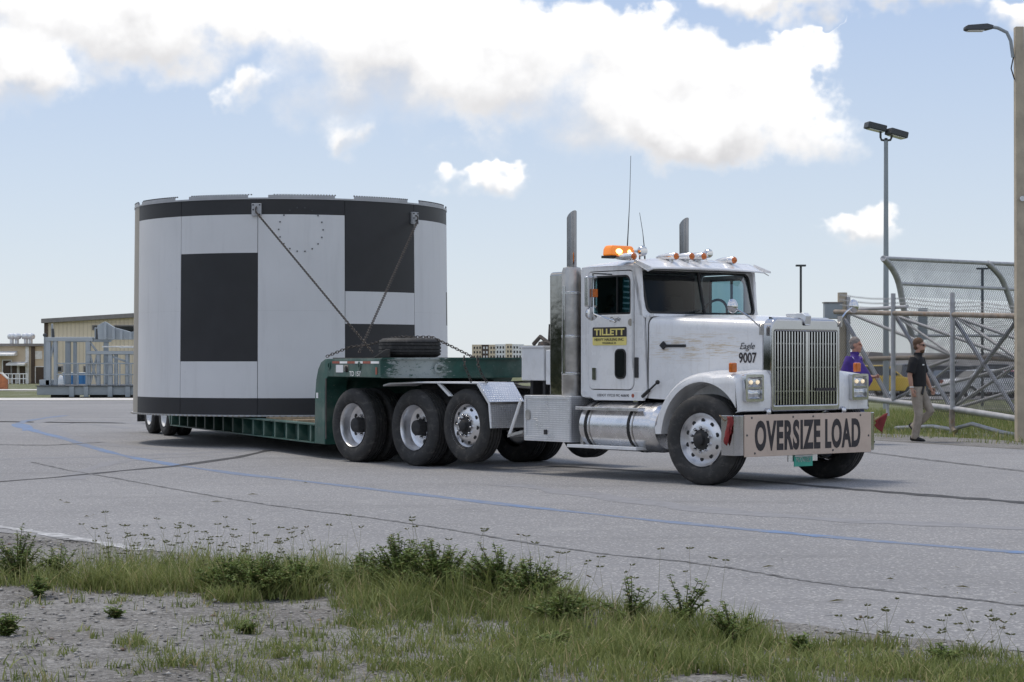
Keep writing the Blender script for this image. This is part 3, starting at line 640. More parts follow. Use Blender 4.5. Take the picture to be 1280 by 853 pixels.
# hood
def hsec(x, wd, zt, zb, rr, crown):
    pts = []
    for i in range(9): a = R(90 * i / 8); pts.append((wd - rr + rr * math.cos(a), zt - rr + rr * math.sin(a)))
    half = [(wd + .01, zb)] + pts + [(wd * .45, zt + crown * .8), (0.0, zt + crown)]
    left = [(-y, z) for y, z in reversed(half[:-1])]
    return [(x, y, z) for y, z in half + left]
hd = MB(); hd.loft([hsec(-1.06, .985, 1.985, 1.0, .10, .035), hsec(-1.03, .995, 2.0, 1.0, .11, .035), hsec(-.6, .885, 1.985, .98, .12, .04), hsec(-.1, .755, 1.965, .95, .125, .045), hsec(.30, .65, 1.945, .92, .125, .045), hsec(.46, .605, 1.935, .9, .12, .04)])
hood = hd.build('hood', M_white, truck, smooth=30)
MB().loft([[(x, y * 1.004, z + .003) for (x, y, z) in hsec(-1.072, .985, 1.985, 1.0, .10, .035)], [(x, y * 1.004, z + .003) for (x, y, z) in hsec(-1.06, .985, 1.985, 1.0, .10, .035)]]).build('hood_seal', M_gasket, hood)
# front fenders: arched panel between the wheel opening and the hood side
def fender(sd):
    c = (0.0, .533); out = [(-.80, .58), (-.815, .66)]
    for a in range(168, 70, -7): out.append((c[0] + .80 * math.cos(R(a)), c[1] + .80 * math.sin(R(a)) * .985))
    out += [(.40, 1.315), (.52, 1.30), (.575, 1.24), (.59, 1.1), (.585, .875), (.565, .865)]
    inn = []
    for i in range(len(out)):
        a = 176 + (31 - 176) * i / (len(out) - 1); inn.append((c[0] + .675 * math.cos(R(a)), c[1] + .675 * math.sin(R(a))))
    secs = []
    for y, k, dz in ((-.55, 0, .05), (-.86, 0, .02), (-1.06, .0, .0), (-1.125, .012, -.006), (-1.155, .04, -.02)):
        o2 = [(x + (c[0] - x) * k, z + (c[1] - z) * k + (dz if z > 1.0 else 0)) for x, z in out]
        secs.append([(x, y * -sd, z) for x, z in o2] + [(x, y * -sd, z) for x, z in reversed(inn)])
    return MB().loft(secs).build('fender', M_white, truck, smooth=40, bevel=.006)
for sd in (-1, 1):
    fd = fender(sd)
    y0, y1 = (.775 * sd, 1.075 * sd)
    bz = MB().ring(rrect(min(y0, y1), max(y0, y1), .985, 1.30, .025), rrect(min(y0, y1) + .03, max(y0, y1) - .03, 1.015, 1.27, .015), 'x', .58, .645).build('headlight_bezel', M_chrome, truck)
    MB().bb(.60, .64, min(y0, y1) + .03, max(y0, y1) - .03, 1.135, 1.15).build('bezel_bar', M_chrome, bz)
    for z, m_ in ((1.21, M_headlit), (1.077, M_lens)):
        hl = MB(); yc = (y0 + y1) / 2; hl.grid(lambda u, v: (.612 + .022 * (1 - (2 * u - 1) ** 2) * (1 - (2 * v - 1) ** 2), yc - .118 + .236 * u, z - .057 + .114 * v), 8, 6)
        h_ = hl.build('headlight', M_lens, truck)
        if m_ is M_headlit:
            for dy in (-.055, .055): MB().ball((.632, yc + dy, z), (.02, .030, .026), 10, 6).build('bulb_glow', M_headlit, h_)
    MB().bb(.42, .48, 1.09 * sd - .045, 1.09 * sd + .045, 1.32, 1.435).build('turn_signal', M_amber, truck, bevel=.015)
    MB().lathe([(.05, .0), (.05, -.03), (.03, -.05), (0, -.05)], 10, (.60, .66 * sd, .86)).build('tow_hook', M_chrome, truck)
# grille
shell = MB().ring(rrect(-.60, .60, .86, 1.955, [.12, .12, .04, .04], 6), rrect(-.555, .555, .945, 1.80, [.02] * 4, 6), 'x', .455, .60).build('grille_surround', M_surr, truck, bevel=.03, seg=4)
MB().loft([[(.465 + .13 * v - .03 * v * v, y, 1.955 + .02 - .05 * v * v) for v in (0, .35, .7, 1.0)] + [(.57, y, 1.84), (.465, y, 1.84)] for y in (-.50, -.25, 0, .25, .50)]).build('grille_crown', M_surr, truck, smooth=50)
MB().bb(.46, .48, -.56, .56, .94, 1.81).build('radiator', M_black, shell)
nb = 23; me_bar = MB().bb(-.014, .012, -.009, .009, -.43, .43).mesh('grille_bar', M_chrome)
for i in range(nb): inst('grille_bar', me_bar, shell, (.59, -.54 + 1.08 * i / (nb - 1), 1.372))
MB().bb(.58, .612, -.022, .022, .945, 1.80).build('grille_centre_bar', M_chrome, shell)
for z in (1.10, 1.38, 1.66): MB().bb(.572, .58, -.55, .55, z - .008, z + .008).build('grille_cross_bar', M_chrome, shell)
MB().bb(.604, .618, .16, .52, 1.10, 1.135).build('grille_badge', M_ink, shell)
MB().loft([[(.30, -.03, 1.99), (.30, .03, 1.99), (.30, .03, 2.02), (.30, -.03, 2.02)], [(.58, -.055, 1.955), (.58, .055, 1.955), (.58, .055, 2.025), (.58, -.055, 2.025)], [(.625, -.05, 1.88), (.625, .05, 1.88), (.64, .045, 1.99), (.64, -.045, 1.99)], [(.615, -.03, 1.87), (.615, .03, 1.87), (.62, .03, 1.89), (.62, -.03, 1.89)]]).build('hood_ornament', M_galv, truck, bevel=.008)
# bumper, board, flags, plate
MB().prism([(.40, -1.235), (.60, -1.235), (.645, -1.15), (.645, 1.15), (.60, 1.235), (.40, 1.235), (.40, 1.20), (.58, 1.20), (.61, 1.13), (.61, -1.13), (.58, -1.20), (.40, -1.20)], 'z',   .365, .83).build('bumper', M_surr, truck, bevel=.008)
sg = MB().bb(.648, .664, -1.115, 1.10, .35, .835).build('oversize_load_board', M_signw, truck, bevel=.004); sg['label'] = 'faded pink board reading OVERSIZE LOAD on the bumper'
y0, y1, y2, y3 = [TL(px, 545, 'x', .6655).y for px in (943.5, 1025.5, 1031.5, 1075.5)]
text('lettering', 'OVERSIZE', M_ink, sg, (.6655, (y0 + y1) / 2, .59), .355, y1 - y0, FRONT, .04, space=1.10); text('lettering', 'LOAD', M_ink, sg, (.6655, (y2 + y3) / 2, .59), .355, y3 - y2, FRONT, .04, space=1.08)
for i, (y, z) in enumerate(((-1.0, .80), (-.3, .80), (.05, .80), (.9, .80), (-.95, .39), (.4, .39), (-1.08, .6), (1.05, .55))): MB().lathe([(.014, .664), (.012, .669), (0, .669)], 8, (0, y, z), 'x').build('board_bolt', M_bolt, sg)
pl = MB().bb(.60, .612, -.22, .10, .21, .352).build('number_plate', M_plate, truck, bevel=.003); MB().bb(.585, .597, -.31, .20, .27, .36).build('plate_bracket', M_alu, truck)
text('lettering', 'N7741ED', M_wline, pl, (.614, -.06, .29), .06, .25, FRONT, .0)
MB().bb(.6125, .6145, -.21, .09, .325, .345).build('plate_strip', M_ltwhite, pl)
for (c0, dr_) in (((.45, -1.255, .80), -1), ((.52, 1.26, .74), 1)):
    st = MB().tube([(c0[0], c0[1] - .05 * dr_, c0[2] - .05), (c0[0] + .05, c0[1] + .10 * dr_, c0[2] + .03)], .008).build('flag_stick', M_wood, truck)
    fl = MB()
    if dr_ > 0: pr = [(0, 0), (.20, .02), (.30, .10)]; fl.grid(lambda u, v: (c0[0] + .04 + .025 * math.sin(8 * u + 3 * v), c0[1] + .03 + .22 * u - .05 * u * v, c0[2] - .02 + .09 * u - v * (.05 + .22 * u) + .012 * math.sin(9 * u)), 8, 8)
    else: fl.grid(lambda u, v: (c0[0] + .06 + .05 * math.sin(6 * u + 3 * v) + .10 * u * (1 - .6 * v), c0[1] - .012 * math.sin(9 * u), c0[2] + .02 - v * (.34 - .2 * u)), 8, 8)
    fo = fl.build('flag', M_red, truck); fo.modifiers.new('t', 'SOLIDIFY').thickness = .004

# ---- cab
cab = MB()
cw = 1.02
opening = rrect(-2.115, -1.285, 1.095, 2.575, [.10, .05, .08, .10])
outer = rrect(-2.27, -1.06, 1.0, 2.63, [.05, .05, .05, .05]); outer = [(x, z) if not (x > -1.3 and z > 2.0) else (x - (z - 2.02) * .22, z) for x, z in outer]
for sd in (-1, 1): cab.ring(outer, opening, 'y', (cw - .045) * sd, cw * sd)
cab.bb(-2.27, -2.23, -cw + .046, cw - .046, 1.0, 2.62)
cab.bb(-2.23, -1.10, -cw + .046, cw - .046, 1.0, 1.04)
cab.bb(-1.14, -1.075, -cw + .046, cw - .046, 1.04, 2.02)
cabo = cab.build('cab', M_white, truck, bevel=.012)
# roof with crown and rounded edges
def rsec(x, zl, zc, wd): 
    o_ = []
    for i in range(17):
        t = -1 + 2 * i / 16; o_.append((x, wd * t, zl + (zc - zl) * (1 - abs(t) ** 3.2)))
    return o_ + [(x, wd * .97, zl - .03), (x, -wd * .97, zl - .03)]
MB().loft([rsec(-2.29, 2.60, 2.66, .99), rsec(-2.24, 2.63, 2.725, 1.02), rsec(-1.8, 2.635, 2.755, 1.03), rsec(-1.35, 2.63, 2.745, 1.03), rsec(-1.20, 2.62, 2.705, 1.02)]).build('roof', M_white, truck, smooth=50)
# sun visor
vis = MB(); vis.grid(lambda u, v: (-1.24 + .30 * v - .05 * (2 * u - 1) ** 2 * v, -1.07 + 2.14 * u, 2.715 - .115 * v - .02 * (2 * u - 1) ** 2 - .03 * (abs(2 * u - 1) > .93)), 24, 5)
vo = vis.build('sun_visor', M_white, truck); vo.modifiers.new('s', 'SOLIDIFY').thickness = .012
for sd in (-1, 1): MB().prism([(-1.26, 2.62), (-.95, 2.575), (-.95, 2.60), (-1.24, 2.70)], 'y', 1.055 * sd - .006, 1.055 * sd + .006).build('visor_end', M_white, truck)
# windscreen in a raked frame
def wsmap(y, z): return (-1.085 - (z - 2.03) * .24 - .05 * (y / .95) ** 2, y, z)
def wring(name, o_, i_, off, th, m_, par):
    n = len(o_); A = [Vector(wsmap(*p)) for p in o_] + [Vector(wsmap(*p)) for p in i_]
    vs = [a + Vector((off, 0, 0)) for a in A] + [a + Vector((off - th, 0, 0)) for a in A]; fs = []
    for i in range(n):
        j = (i + 1) % n; fs += [(i, j, n + j, n + i), (2 * n + j, 2 * n + i, 3 * n + i, 3 * n + j), (j, i, 2 * n + i, 2 * n + j), (n + i, n + j, 3 * n + j, 3 * n + i)]
    return MB().add(vs, fs).build(name, m_, par)
K = 7
wring('windscreen_frame', rrect(-1.02, 1.02, 1.985, 2.635, .03, K), rrect(-.955, .955, 2.04, 2.565, .08, K), .01, .05, M_white, truck)
wring('windscreen_rubber', rrect(-.96, .96, 2.035, 2.57, .085, K), rrect(-.93, .93, 2.062, 2.548, .07, K), .02, .03, M_gasket, truck)
for sd in (-1, 1):
    gl = MB(); gl.grid(lambda u, v: wsmap(sd * (.018 + .917 * u), 2.055 + .495 * v), 8, 4); gl.build('windscreen', M_glass, truck)
MB().tube([Vector(wsmap(0, 2.05)) + Vector((.006, 0, 0)), Vector(wsmap(0, 2.56)) + Vector((.006, 0, 0))], .018, 8).build('windscreen_post', M_gasket, truck)
MB().loft([[(-1.06, y, 1.99), (-1.06, y, 2.035), (-1.0, y, 2.03), (-.99, y, 2.0)] for y in (-.96, .96)]).build('cowl', M_white, truck)
for y0 in (-.55, .2): MB().tube([(-1.03, y0, 2.04), Vector(wsmap(y0 + .45, 2.085)) + Vector((.03, 0, 0))], .008).build('wiper', M_gasket, truck)
# doors
dpoly = rrect(-2.105, -1.295, 1.105, 2.565, [.09, .045, .07, .09]); wpoly = rrect(-1.985, -1.345, 2.03, 2.515, [.09, .03, .03, .03])
for sd in (-1, 1):
    dr = MB().ring(dpoly, wpoly, 'y', (cw - .035) * sd, (cw + .008) * sd).build('door', M_white, truck, bevel=.008)
    MB().ring(wpoly, rrect(-1.965, -1.365, 2.05, 2.495, [.08, .02, .02, .02]), 'y', (cw - .03) * sd, (cw + .002) * sd).build('window_rubber', M_gasket, dr)
    MB().bb(-1.97, -1.36, (cw - .018) * sd, (cw - .013) * sd, 2.045, 2.50).build('window_glass', M_glass, dr)
    MB().bb(-1.60, -1.585, (cw - .03) * sd, (cw + .004) * sd, 2.05, 2.50).build('vent_window_bar', M_gasket, dr)
    MB().prism(rrect(-2.03, -1.96, 1.22, 1.37, .01), 'y', (cw + .009) * sd, (cw + .022) * sd).build('door_handle', M_chrome, dr)
    if sd < 0:
        pw = MB().ring(rrect(-1.62, -1.42, 1.235, 1.605, .07), rrect(-1.602, -1.438, 1.253, 1.587, .055), 'y', -cw - .018, -cw - .009).build('peep_window', M_gasket, dr)
        MB().prism(rrect(-1.602, -1.438, 1.253, 1.587, .055), 'y', -cw - .013, -cw - .0095).build('peep_glass', M_dglass, pw)
        # sign on the door
        MB().prism(rrect(-2.03, -1.41, 1.755, 1.875, [.02, .02, .0, .0]), 'y', -cw - .014, -cw - .009).build('company_sign', M_ink, dr)
        sl_ = MB().prism(rrect(-2.03, -1.41, 1.65, 1.754, [.0, .0, .02, .02]), 'y', -cw - .014, -cw - .009).build('company_sign', M_yellow, dr)
        text('lettering', 'TILLETT', M_yellow, dr, (-1.72, -cw - .016, 1.815), .082, .55, SIDE, .03)
        text('lettering', 'HEAVY HAULING INC.', M_ink, dr, (-1.72, -cw - .016, 1.722), .034, .54, SIDE, .01); text('lettering', 'TITUSVILLE, FL', M_ink, dr, (-1.72, -cw - .016, 1.675), .026, .26, SIDE, .01)
        text('lettering', 'Eagle', M_bolt, dr, (-1.62, -cw - .0095, 1.965), .07, .20, SIDE, .0, .35)
me_stripe = MB().box((0, 0, 0), (.185, .004, .022)).mesh('reflection_stripe', M_ltwhite)
bl = MB().bb(-1.57, -1.37, -.945, -.94, 2.06, 2.49).build('window_reflection', mat('teal_reflection', (.03, .16, .15), .7), truck)  # striped panel added inside, standing in for a reflection in the vent window
for i in range(6): inst('reflection_stripe', me_stripe, bl, (-1.475 + .006 * i, -.953, 2.10 + .068 * i), (0, R(4), 0))
MB().prism(rrect(-1.34, -1.28, 1.24, 1.46, .01), 'y', -cw - .012, -cw - .001).build('cowl_vent', M_black, truck) if 0 else MB().prism(rrect(-1.27, -1.205, 1.25, 1.50, .01), 'y', -cw - .012, -cw - .001).build('cowl_vent', M_black, truck)
MB().tube([(-1.318 + .02, -cw - .02, 1.36), (-1.298, -cw - .02, 2.55)], .009, 6).build('door_hinge_rod', M_galv, truck)
MB().lathe([(.045, -cw - .001), (.045, -cw - .012), (0, -cw - .014)], 16, (-1.36 + .02, 0, 1.93)).build('round_emblem', M_tan, truck)
sill = MB().prism([(-2.25, 1.08), (-1.08, 1.08), (-1.12, .97), (-2.0, .965), (-2.2, 1.06)], 'y', -cw - .006, -cw + .03).build('cab_sill', M_whitep, truck, bevel=.005)
text('lettering', 'USDOT 197233 MC 468690', M_ink, sill, (-1.66, -cw - .0075, 1.03), .032, .58, SIDE, .0); MB().lathe([(.024, -cw - .0065), (.024, -cw - .010), (0, -cw - .010)], 14, (-1.30, 0, 1.03)).build('red_sticker', M_redtape, sill)
MB().prism([(-2.24, 1.0), (-1.06, 1.0), (-1.06, .99), (-2.24, .99)], 'y', .9, cw + .003).build('cab_sill', M_whitep, truck)
# hood side fittings
hs = lambda x: -(.995 + (.605 - .995) * (x + 1.03) / 1.49)
a, b = TL(803, 496, 'y', -1.03), TL(822, 478, 'y', -1.03); MB().tube([a, a.lerp(b, .45)], .022).tube([a.lerp(b, .4), b], .012).ball(b, .028).build('hood_latch', M_gasket, truck)
ang = math.atan2(.39, 1.49); RM = Matrix.Rotation(ang, 3, 'Z') @ SIDE
def onhood(px, py, d=.012):
    yy = -.8
    for _ in range(4): p = TL(px, py, 'y', yy); yy = hs(p.x) - d
    return TL(px, py, 'y', yy)
p0, p1 = onhood(828, 432, .0), onhood(858, 433, .0)
hb = MB(); dd = (p1 - p0).normalized(); hb.box((p0 + p1) / 2 + Vector((0, -.012, 0)), ((p1 - p0).length, .022, .034), math.atan2(dd.y, dd.x)); hb.box(p0 + Vector((.03, -.014, 0)), (.075, .024, .075), M=Matrix.Rotation(math.atan2(dd.y, dd.x), 3, 'Z') @ Matrix.Rotation(R(45), 3, 'Y')); hb.build('hood_handle', M_black, truck, bevel=.004)
text('lettering', '9007', M_ink, hood, onhood(934.5, 447.5), .125, .235, RM, .02); text('lettering', 'Eagle', M_bolt, hood, onhood(934, 434), .10, .20, RM, .0, .4)
# interior: dash, wheel, seats
MB().bb(-1.30, -1.16, -.95, .95, 1.55, 2.0).build('dashboard', M_int, truck, bevel=.04)
MB().bb(-2.225, -2.22, -.96, .96, 1.05, 2.58).build('back_trim', M_int, truck)
MB().bb(-2.22, -1.2, -.96, .96, 2.585, 2.595).build('headliner', M_int, truck)
sw = MB(); cs = Vector((-1.42, .5, 2.02)); ex, ey = Vector((.35, 0, .94)).normalized(), Vector((0, 1, 0))
sw.tube([cs + (ex * math.cos(R(a)) + ey * math.sin(R(a))) * .23 for a in range(0, 361, 15)], .017, 6); sw.tube([cs + ey * .22, cs - ey * .22], .016, 6); sw.tube([cs, cs + Vector((.2, 0, -.2))], .03, 6); sw.build('steering_wheel', M_gasket, truck)
for y in (-.5, .52): 
    st = MB().bb(-2.15, -1.65, y - .25, y + .25, 1.42, 1.58).build('seat', M_int, truck, bevel=.05); MB().loft([[(-2.15 - .02 * i, y - ww, 1.58 + h), (-2.03 - .02 * i, y - ww, 1.58 + h), (-2.03 - .02 * i, y + ww, 1.58 + h), (-2.15 - .02 * i, y + ww, 1.58 + h)] for i, (h, ww) in enumerate(((0, .24), (.35, .25), (.55, .18), (.58, .10), (.66, .13), (.72, .10)))]).build('seat_back', M_int, st, bevel=.02)
# roof lights, beacon, horns, aerials
for px in (791.5, 844.5, 864, 879, 917):
    py = 320.6 if px < 900 else 325.5
    xx_ = {791.5: -1.17, 844.5: -1.10, 864: -1.10, 879: -1.10, 917: -1.15}[px]
    p = TL(px, py, 'x', xx_)
    li = MB().lathe([(.012, -.34), (.03, -.27), (.045, -.15), (.048, 0), (.044, .01)], 14, p, 'x').build('marker_lamp', M_alu, truck)
    MB().ball((p.x + .012, p.y, p.z), (.032, .043, .043), 12, 8).build('lens', M_amber, li); MB().tube([(p.x - .08, p.y, p.z - .03), (p.x - .08, p.y, 2.68)], .03, 8).build('foot', M_alu, li)
p = TL(773.5, 315, 'x', -1.55); bq = Vector((p.x, p.y, p.z))
be = MB().loft([[(bq.x + sx_ * .085 * k, bq.y + sy_ * .20 * k2, bq.z + dz_) for sx_, sy_ in ((-1, -1), (1, -1), (1, 1), (-1, 1))] for dz_, k, k2 in ((-.055, 1, 1.0), (.03, .95, .96), (.075, .75, .86))]).build('beacon', M_beacon, truck, bevel=.02)
MB().box((bq.x, bq.y, bq.z - .068), (.18, .42, .03)).build('beacon_base', M_black, be); MB().tube([(bq.x, bq.y, bq.z - .08), (bq.x, bq.y, 2.72)], .04).build('beacon_post', M_black, be)
MB().ball((bq.x + .075, bq.y - .07, bq.z + .0), (.022, .06, .035)).build('beacon_flash', M_flash, be); MB().ball((bq.x + .08, bq.y + .10, bq.z + .0), (.018, .028, .025)).build('beacon_flash', M_flash, be)
for px, py, xx_, rr in ((803.5, 314, -1.45, .068), (886, 317, -1.35, .060)):
    p = TL(px, py, 'x', xx_); h_ = MB().lathe([(.0, .03), (rr * .85, .025), (rr, .0), (rr * .95, -.03), (rr * .5, -.075), (.02, -.09), (.018, -.3)], 18, p, 'x').build('spot_lamp', M_chrome, truck); MB().tube([(p.x - .05, p.y, p.z - .04), (p.x - .05, p.y, 2.70)], .015).build('stem', M_chrome, h_)
for (a_, b_) in (((784, 312), (788.5, 195)), ((806, 316), (799.5, 266))):
    p, q = TL(*a_, 'x', -1.6), TL(*b_, 'x', -1.6); MB().tube([p - Vector((0, 0, .12)), p, p.lerp(q, .5) + Vector((0, .01, 0)), q], [.012, .008, .004, .003], 6).build('aerial', M_gasket, truck)
# mirrors
def mirror(sd):
    y = -1.34 if sd < 0 else 1.30; x = -1.70 if sd < 0 else -1.52
    mr = MB().bb(x - .05, x + .01, y - .09, y + .09, 2.12, 2.50).build('mirror', M_chrome, truck, bevel=.02)
    MB().bb(x - .056, x - .051, y - .075, y + .075, 2.135, 2.485).build('mirror_glass', M_lens, mr)
    MB().tube([(x + .02, y * .76, 2.53), (x + .02, y, 2.53), (x + .02, y, 2.04), (x + .12, y * .80, 1.95)], .012, 6).build('mirror_bracket', M_chrome, mr)
    MB().lathe([(0, .03), (.085, .02), (.09, 0), (.07, -.04), (0, -.06)], 16, (x - .01, y, 2.04), 'x').build('round_mirror', M_chrome, mr)
    MB().bb(x + .02, x + .05, y * .985 - .03, y * .985 + .03, 2.24, 2.34).build('mirror_lamp', M_amber, mr)
mirror(-1); mirror(1)
for sd, (mx, my), (bx, by) in ((-1, (915.5, 383), (952, 412)), (1, (1067, 383), (1050, 402))):
    xx_ = .12 if sd < 0 else .2
    p = TL(mx, my, 'y', -1.02 if sd < 0 else 1.0); b = TL(bx, by, 'y', -.66 if sd < 0 else .60)
    m_ = MB().lathe([(0, .035), (.06, .03), (.082, .01), (.085, 0), (.03, -.012), (0, -.012)], 18, p, 'x').build('hood_mirror', M_chrome, truck)
    MB().tube([p, p.lerp(b, .55) + Vector((0, 0, .03)), p.lerp(b, .9) + Vector((0, 0, .02)), b], .011, 6).build('mirror_arm', M_chrome, m_); MB().box(b, (.05, .03, .13)).build('mirror_foot', M_muff, m_)
# exhaust stacks
for sd in (-1, 1):
    x, y = -2.46, 1.0 * sd
    st = MB().lathe([(.12, 1.0), (.128, 1.02), (.128, 2.58), (.11, 2.64), (.066, 2.65)], 24, (x, y, 0), 'z').build('exhaust_shield', M_muff, truck)
    pts = []; n = 20; vs = []
    for z0 in (2.6, 3.0): vs.append([(x + .064 * math.cos(2 * math.pi * j / n), y + .064 * math.sin(2 * math.pi * j / n), z0) for j in range(n)])
    vs.append([(x + .064 * math.cos(2 * math.pi * j / n), y + .064 * math.sin(2 * math.pi * j / n), 3.305 + .062 * math.cos(2 * math.pi * j / n)) for j in range(n)])
    vs.append([(x + .058 * math.cos(2 * math.pi * j / n), y + .058 * math.sin(2 * math.pi * j / n), 3.305 + .062 * math.cos(2 * math.pi * j / n)) for j in range(n)])
    vs.append([(x + .058 * math.cos(2 * math.pi * j / n), y + .058 * math.sin(2 * math.pi * j / n), 2.9) for j in range(n)])
    MB().loft(vs).build('exhaust_pipe', M_stack, truck, smooth=30)
    MB().tube([(x + .0, y - .13 * -sd, 1.3), (x, y - .13 * -sd, 2.4)], .022, 8).build('exhaust_rod', M_chrome, st)
    for z in (1.28, 1.75, 2.3): MB().lathe([(.130, z), (.134, z + .005), (.134, z + .03), (.130, z + .035)], 24, (x, y, 0), 'z').build('clamp_band', M_alu, st)
cg = MB().bb(-2.93, -2.62, -.985, .985, .96, 2.60).build('cab_guard', M_panelal, truck, bevel=.05, seg=4)
MB().bb(-2.615, -2.30, -.80, .80, 1.0, 2.55).build('sleeper_back', M_black, truck)
wb = MB().bb(-3.55, -3.10, -.92, -.35, 1.2, 1.63).build('equipment_box', M_whitep, truck, bevel=.012); MB().bb(-3.57, -3.08, -.94, -.33, 1.63, 1.655).build('lid', M_whitep, wb)
MB().bb(-3.06, -2.94, -.92, -.5, 1.15, 1.60).build('equipment_box', M_whitep, truck, bevel=.01)
MB().bb(-3.45, -3.40, -.85, -.45, .98, 1.2).bb(-3.2, -3.15, -.85, -.45, .98, 1.2).build('box_stand', M_black, truck)
for i, (yy, m_) in enumerate(((-.22, M_gasket), (-.08, M_gasket), (.06, M_gasket))):
    MB().tube([(-2.93, yy, 1.75), (-3.15, yy - .02, 1.62), (-3.55, yy - .05, 1.28), (-4.1, yy - .06, 1.08), (-4.7, yy, 1.10), (-5.05, yy + .03, 1.16)], .016, 6).build('air_hose', m_, truck)
# fuel tanks, steps, tool box
for sd in (-1, 1):
    yc = .88 * sd
    tk_ = MB().lathe([(0, -2.15), (.26, -2.15), (.30, -2.12), (.305, -2.08), (.305, -.90), (.30, -.85), (.26, -.80), (0, -.78)], 40, (0, yc, .645), 'x').build('fuel_tank', M_alu, truck, smooth=30)
    for x in (-2.0, -1.22): MB().lathe([(.308, x - .025), (.313, x - .02), (.313, x + .02), (.308, x + .025)], 40, (0, yc, .645), 'x').build('tank_strap', M_gasket, tk_); MB().lathe([(.309, x + .06), (.311, x + .062), (.311, x + .075), (.309, x + .077)], 40, (0, yc, .645), 'x').build('tank_strap', M_muff, tk_)
    MB().lathe([(.05, .93), (.05, .985), (0, .99)], 12, (-1.45, .82 * sd, 0), 'z').build('filler_cap', M_chrome, tk_)
    for (x0, x1, z) in ((-2.17, -1.03, .845), (-2.33, -1.06, .37)):
        s_ = MB().bb(x0, x1, min(1.02 * sd, 1.20 * sd), max(1.02 * sd, 1.20 * sd), z, z + .04).build('step', M_whitep if z < .5 else M_alu, truck, bevel=.006)
        for x in (x0 + .15, x1 - .2): MB().prism([(x, z), (x + .05, z), (x + .05, z - .10 if z > .5 else z + .14), (x, z - .10 if z > .5 else z + .14)], 'y', .98 * sd - .01, 1.1 * sd).build('step_bracket', M_muff, s_)
tb = MB().bb(-3.17, -2.27, -1.19, -.72, .43, 1.015).build('tool_box', M_diam, truck, bevel=.012)
MB().ring(rrect(-3.165, -2.275, .435, 1.01, .01), rrect(-3.12, -2.32, .50, .97, .01), 'y', -1.20, -1.191).build('door_rim', M_diam, tb)
MB().prism(rrect(-3.13, -3.05, .70, .83, .03), 'y', -1.205, -1.191).build('latch', M_muff, tb); MB().bb(-2.77, -2.72, -1.205, -1.191, .52, .58).build('padlock', M_black, tb)
MB().prism([(-3.5, .46), (-3.2, .52), (-3.2, .56), (-3.5, .50)], 'y', -1.2, -.95).build('step', M_alu, truck); MB().tube([(-3.48, -1.18, .5), (-3.25, -1.18, .95)], .02, 6).build('step_bracket', M_whitep, truck)
# quarter fenders over the drive wheels
prof = [(-6.25, 1.12), (-6.1, 1.15), (-5.4, 1.172), (-4.10, 1.172)]
for sd in (-1, 1):
    f0_ = MB(); t_ = .022
    f0_.prism(prof + [(x, z - t_) for x, z in reversed(prof)], 'y', .60 * sd, 1.2 * sd); fo = f0_.build('wheel_guard', M_whitep, truck, bevel=.005)
    f1_ = MB().prism([(-4.10, 1.172), (-3.86, .905), (-3.885, .89), (-4.13, 1.15)], 'y', .60 * sd, 1.2 * sd).build('wheel_guard_slope', M_diam, truck)
    MB().prism([(-3.86, .895), (-3.83, .57), (-3.85, .57), (-3.885, .89)], 'y', .60 * sd, 1.2 * sd).build('wheel_guard_flap', M_diam, truck)
    MB().prism([(-4.10, 1.165), (-3.86, .90), (-3.825, .57), (-3.85, .57), (-3.89, .89), (-4.13, 1.14)], 'y', 1.195 * sd, 1.207 * sd).build('wheel_guard_edge', M_whitep, truck)
    MB().box((-3.862, .9 * sd, .90), (.02, .6, .03)).build('guard_strip', M_muff, truck)
MB().prism([(-5.05, 1.15), (-4.98, 1.15), (-4.72, .98), (-4.79, .98)], 'y', -1.17, -1.13).build('guard_stay', M_whitep, truck)

# ================================================================ low loader trailer
tr = thing('lowboy_trailer', 'dark green lowboy trailer carrying the round panelled load', 'trailer', KP, KA)
gn = MB(); gn.prism([(.87, -1.5), (.87, .60), (.80, .70), (.2, 1.5), (-1.45, 1.5), (-1.45, -1.5)], 'z', 1.225, 1.49)
leg = [(-1.44, 1.49), (-1.58, 1.488), (-1.78, 1.44), (-1.92, 1.34), (-2.02, 1.18), (-2.07, .95), (-2.09, .50), (-2.10, .215), (-1.60, .215), (-1.60, 1.02), (-1.57, 1.14), (-1.50, 1.20), (-1.44, 1.225)]
gn.prism(leg, 'y', -1.5, -1.15); gn.prism(leg, 'y', .3, 1.5); gn.prism([(x - .1 if x > -1.7 else x + .05, z) for x, z in leg], 'y', -1.15, .3)
gno = gn.build('gooseneck', M_green, tr, bevel=.012)
MB().prism([(.80, -1.44), (.80, .60), (.18, 1.44), (-1.40, 1.44), (-1.40, -1.44)], 'z', 1.491, 1.505).build('neck_plate', M_deck, tr)
MB().bb(.872, .90, -1.49, .58, 1.478, 1.50).bb(.872, .895, -1.49, .58, 1.222, 1.24).build('neck_lip', M_green, gno)
for i in range(6): MB().bb(-1.22 + i * .34, -.88 + i * .34, -1.506, -1.502, 1.42, 1.452).build('reflective_tape', M_redtape if i % 2 == 0 else M_ltwhite, gno)
for x in (-1.37, .0): MB().lathe([(.06, -1.505), (.06, -1.515), (.035, -1.515), (.035, -1.505)], 14, (x, 0, 1.39)).build('tie_ring', M_green, gno)
MB().prism(rrect(-1.05, -.72, 1.29, 1.40, .01), 'y', -1.507, -1.503).build('placard', M_whitep, gno); MB().prism(rrect(-.68, -.50, 1.31, 1.40, .02), 'y', -1.507, -1.503).build('placard', M_tan, gno)
MB().lathe([(.045, -1.504), (.045, -1.53), (0, -1.535)], 12, (-.55, 0, 1.34)).build('plug_socket', M_gasket, gno)
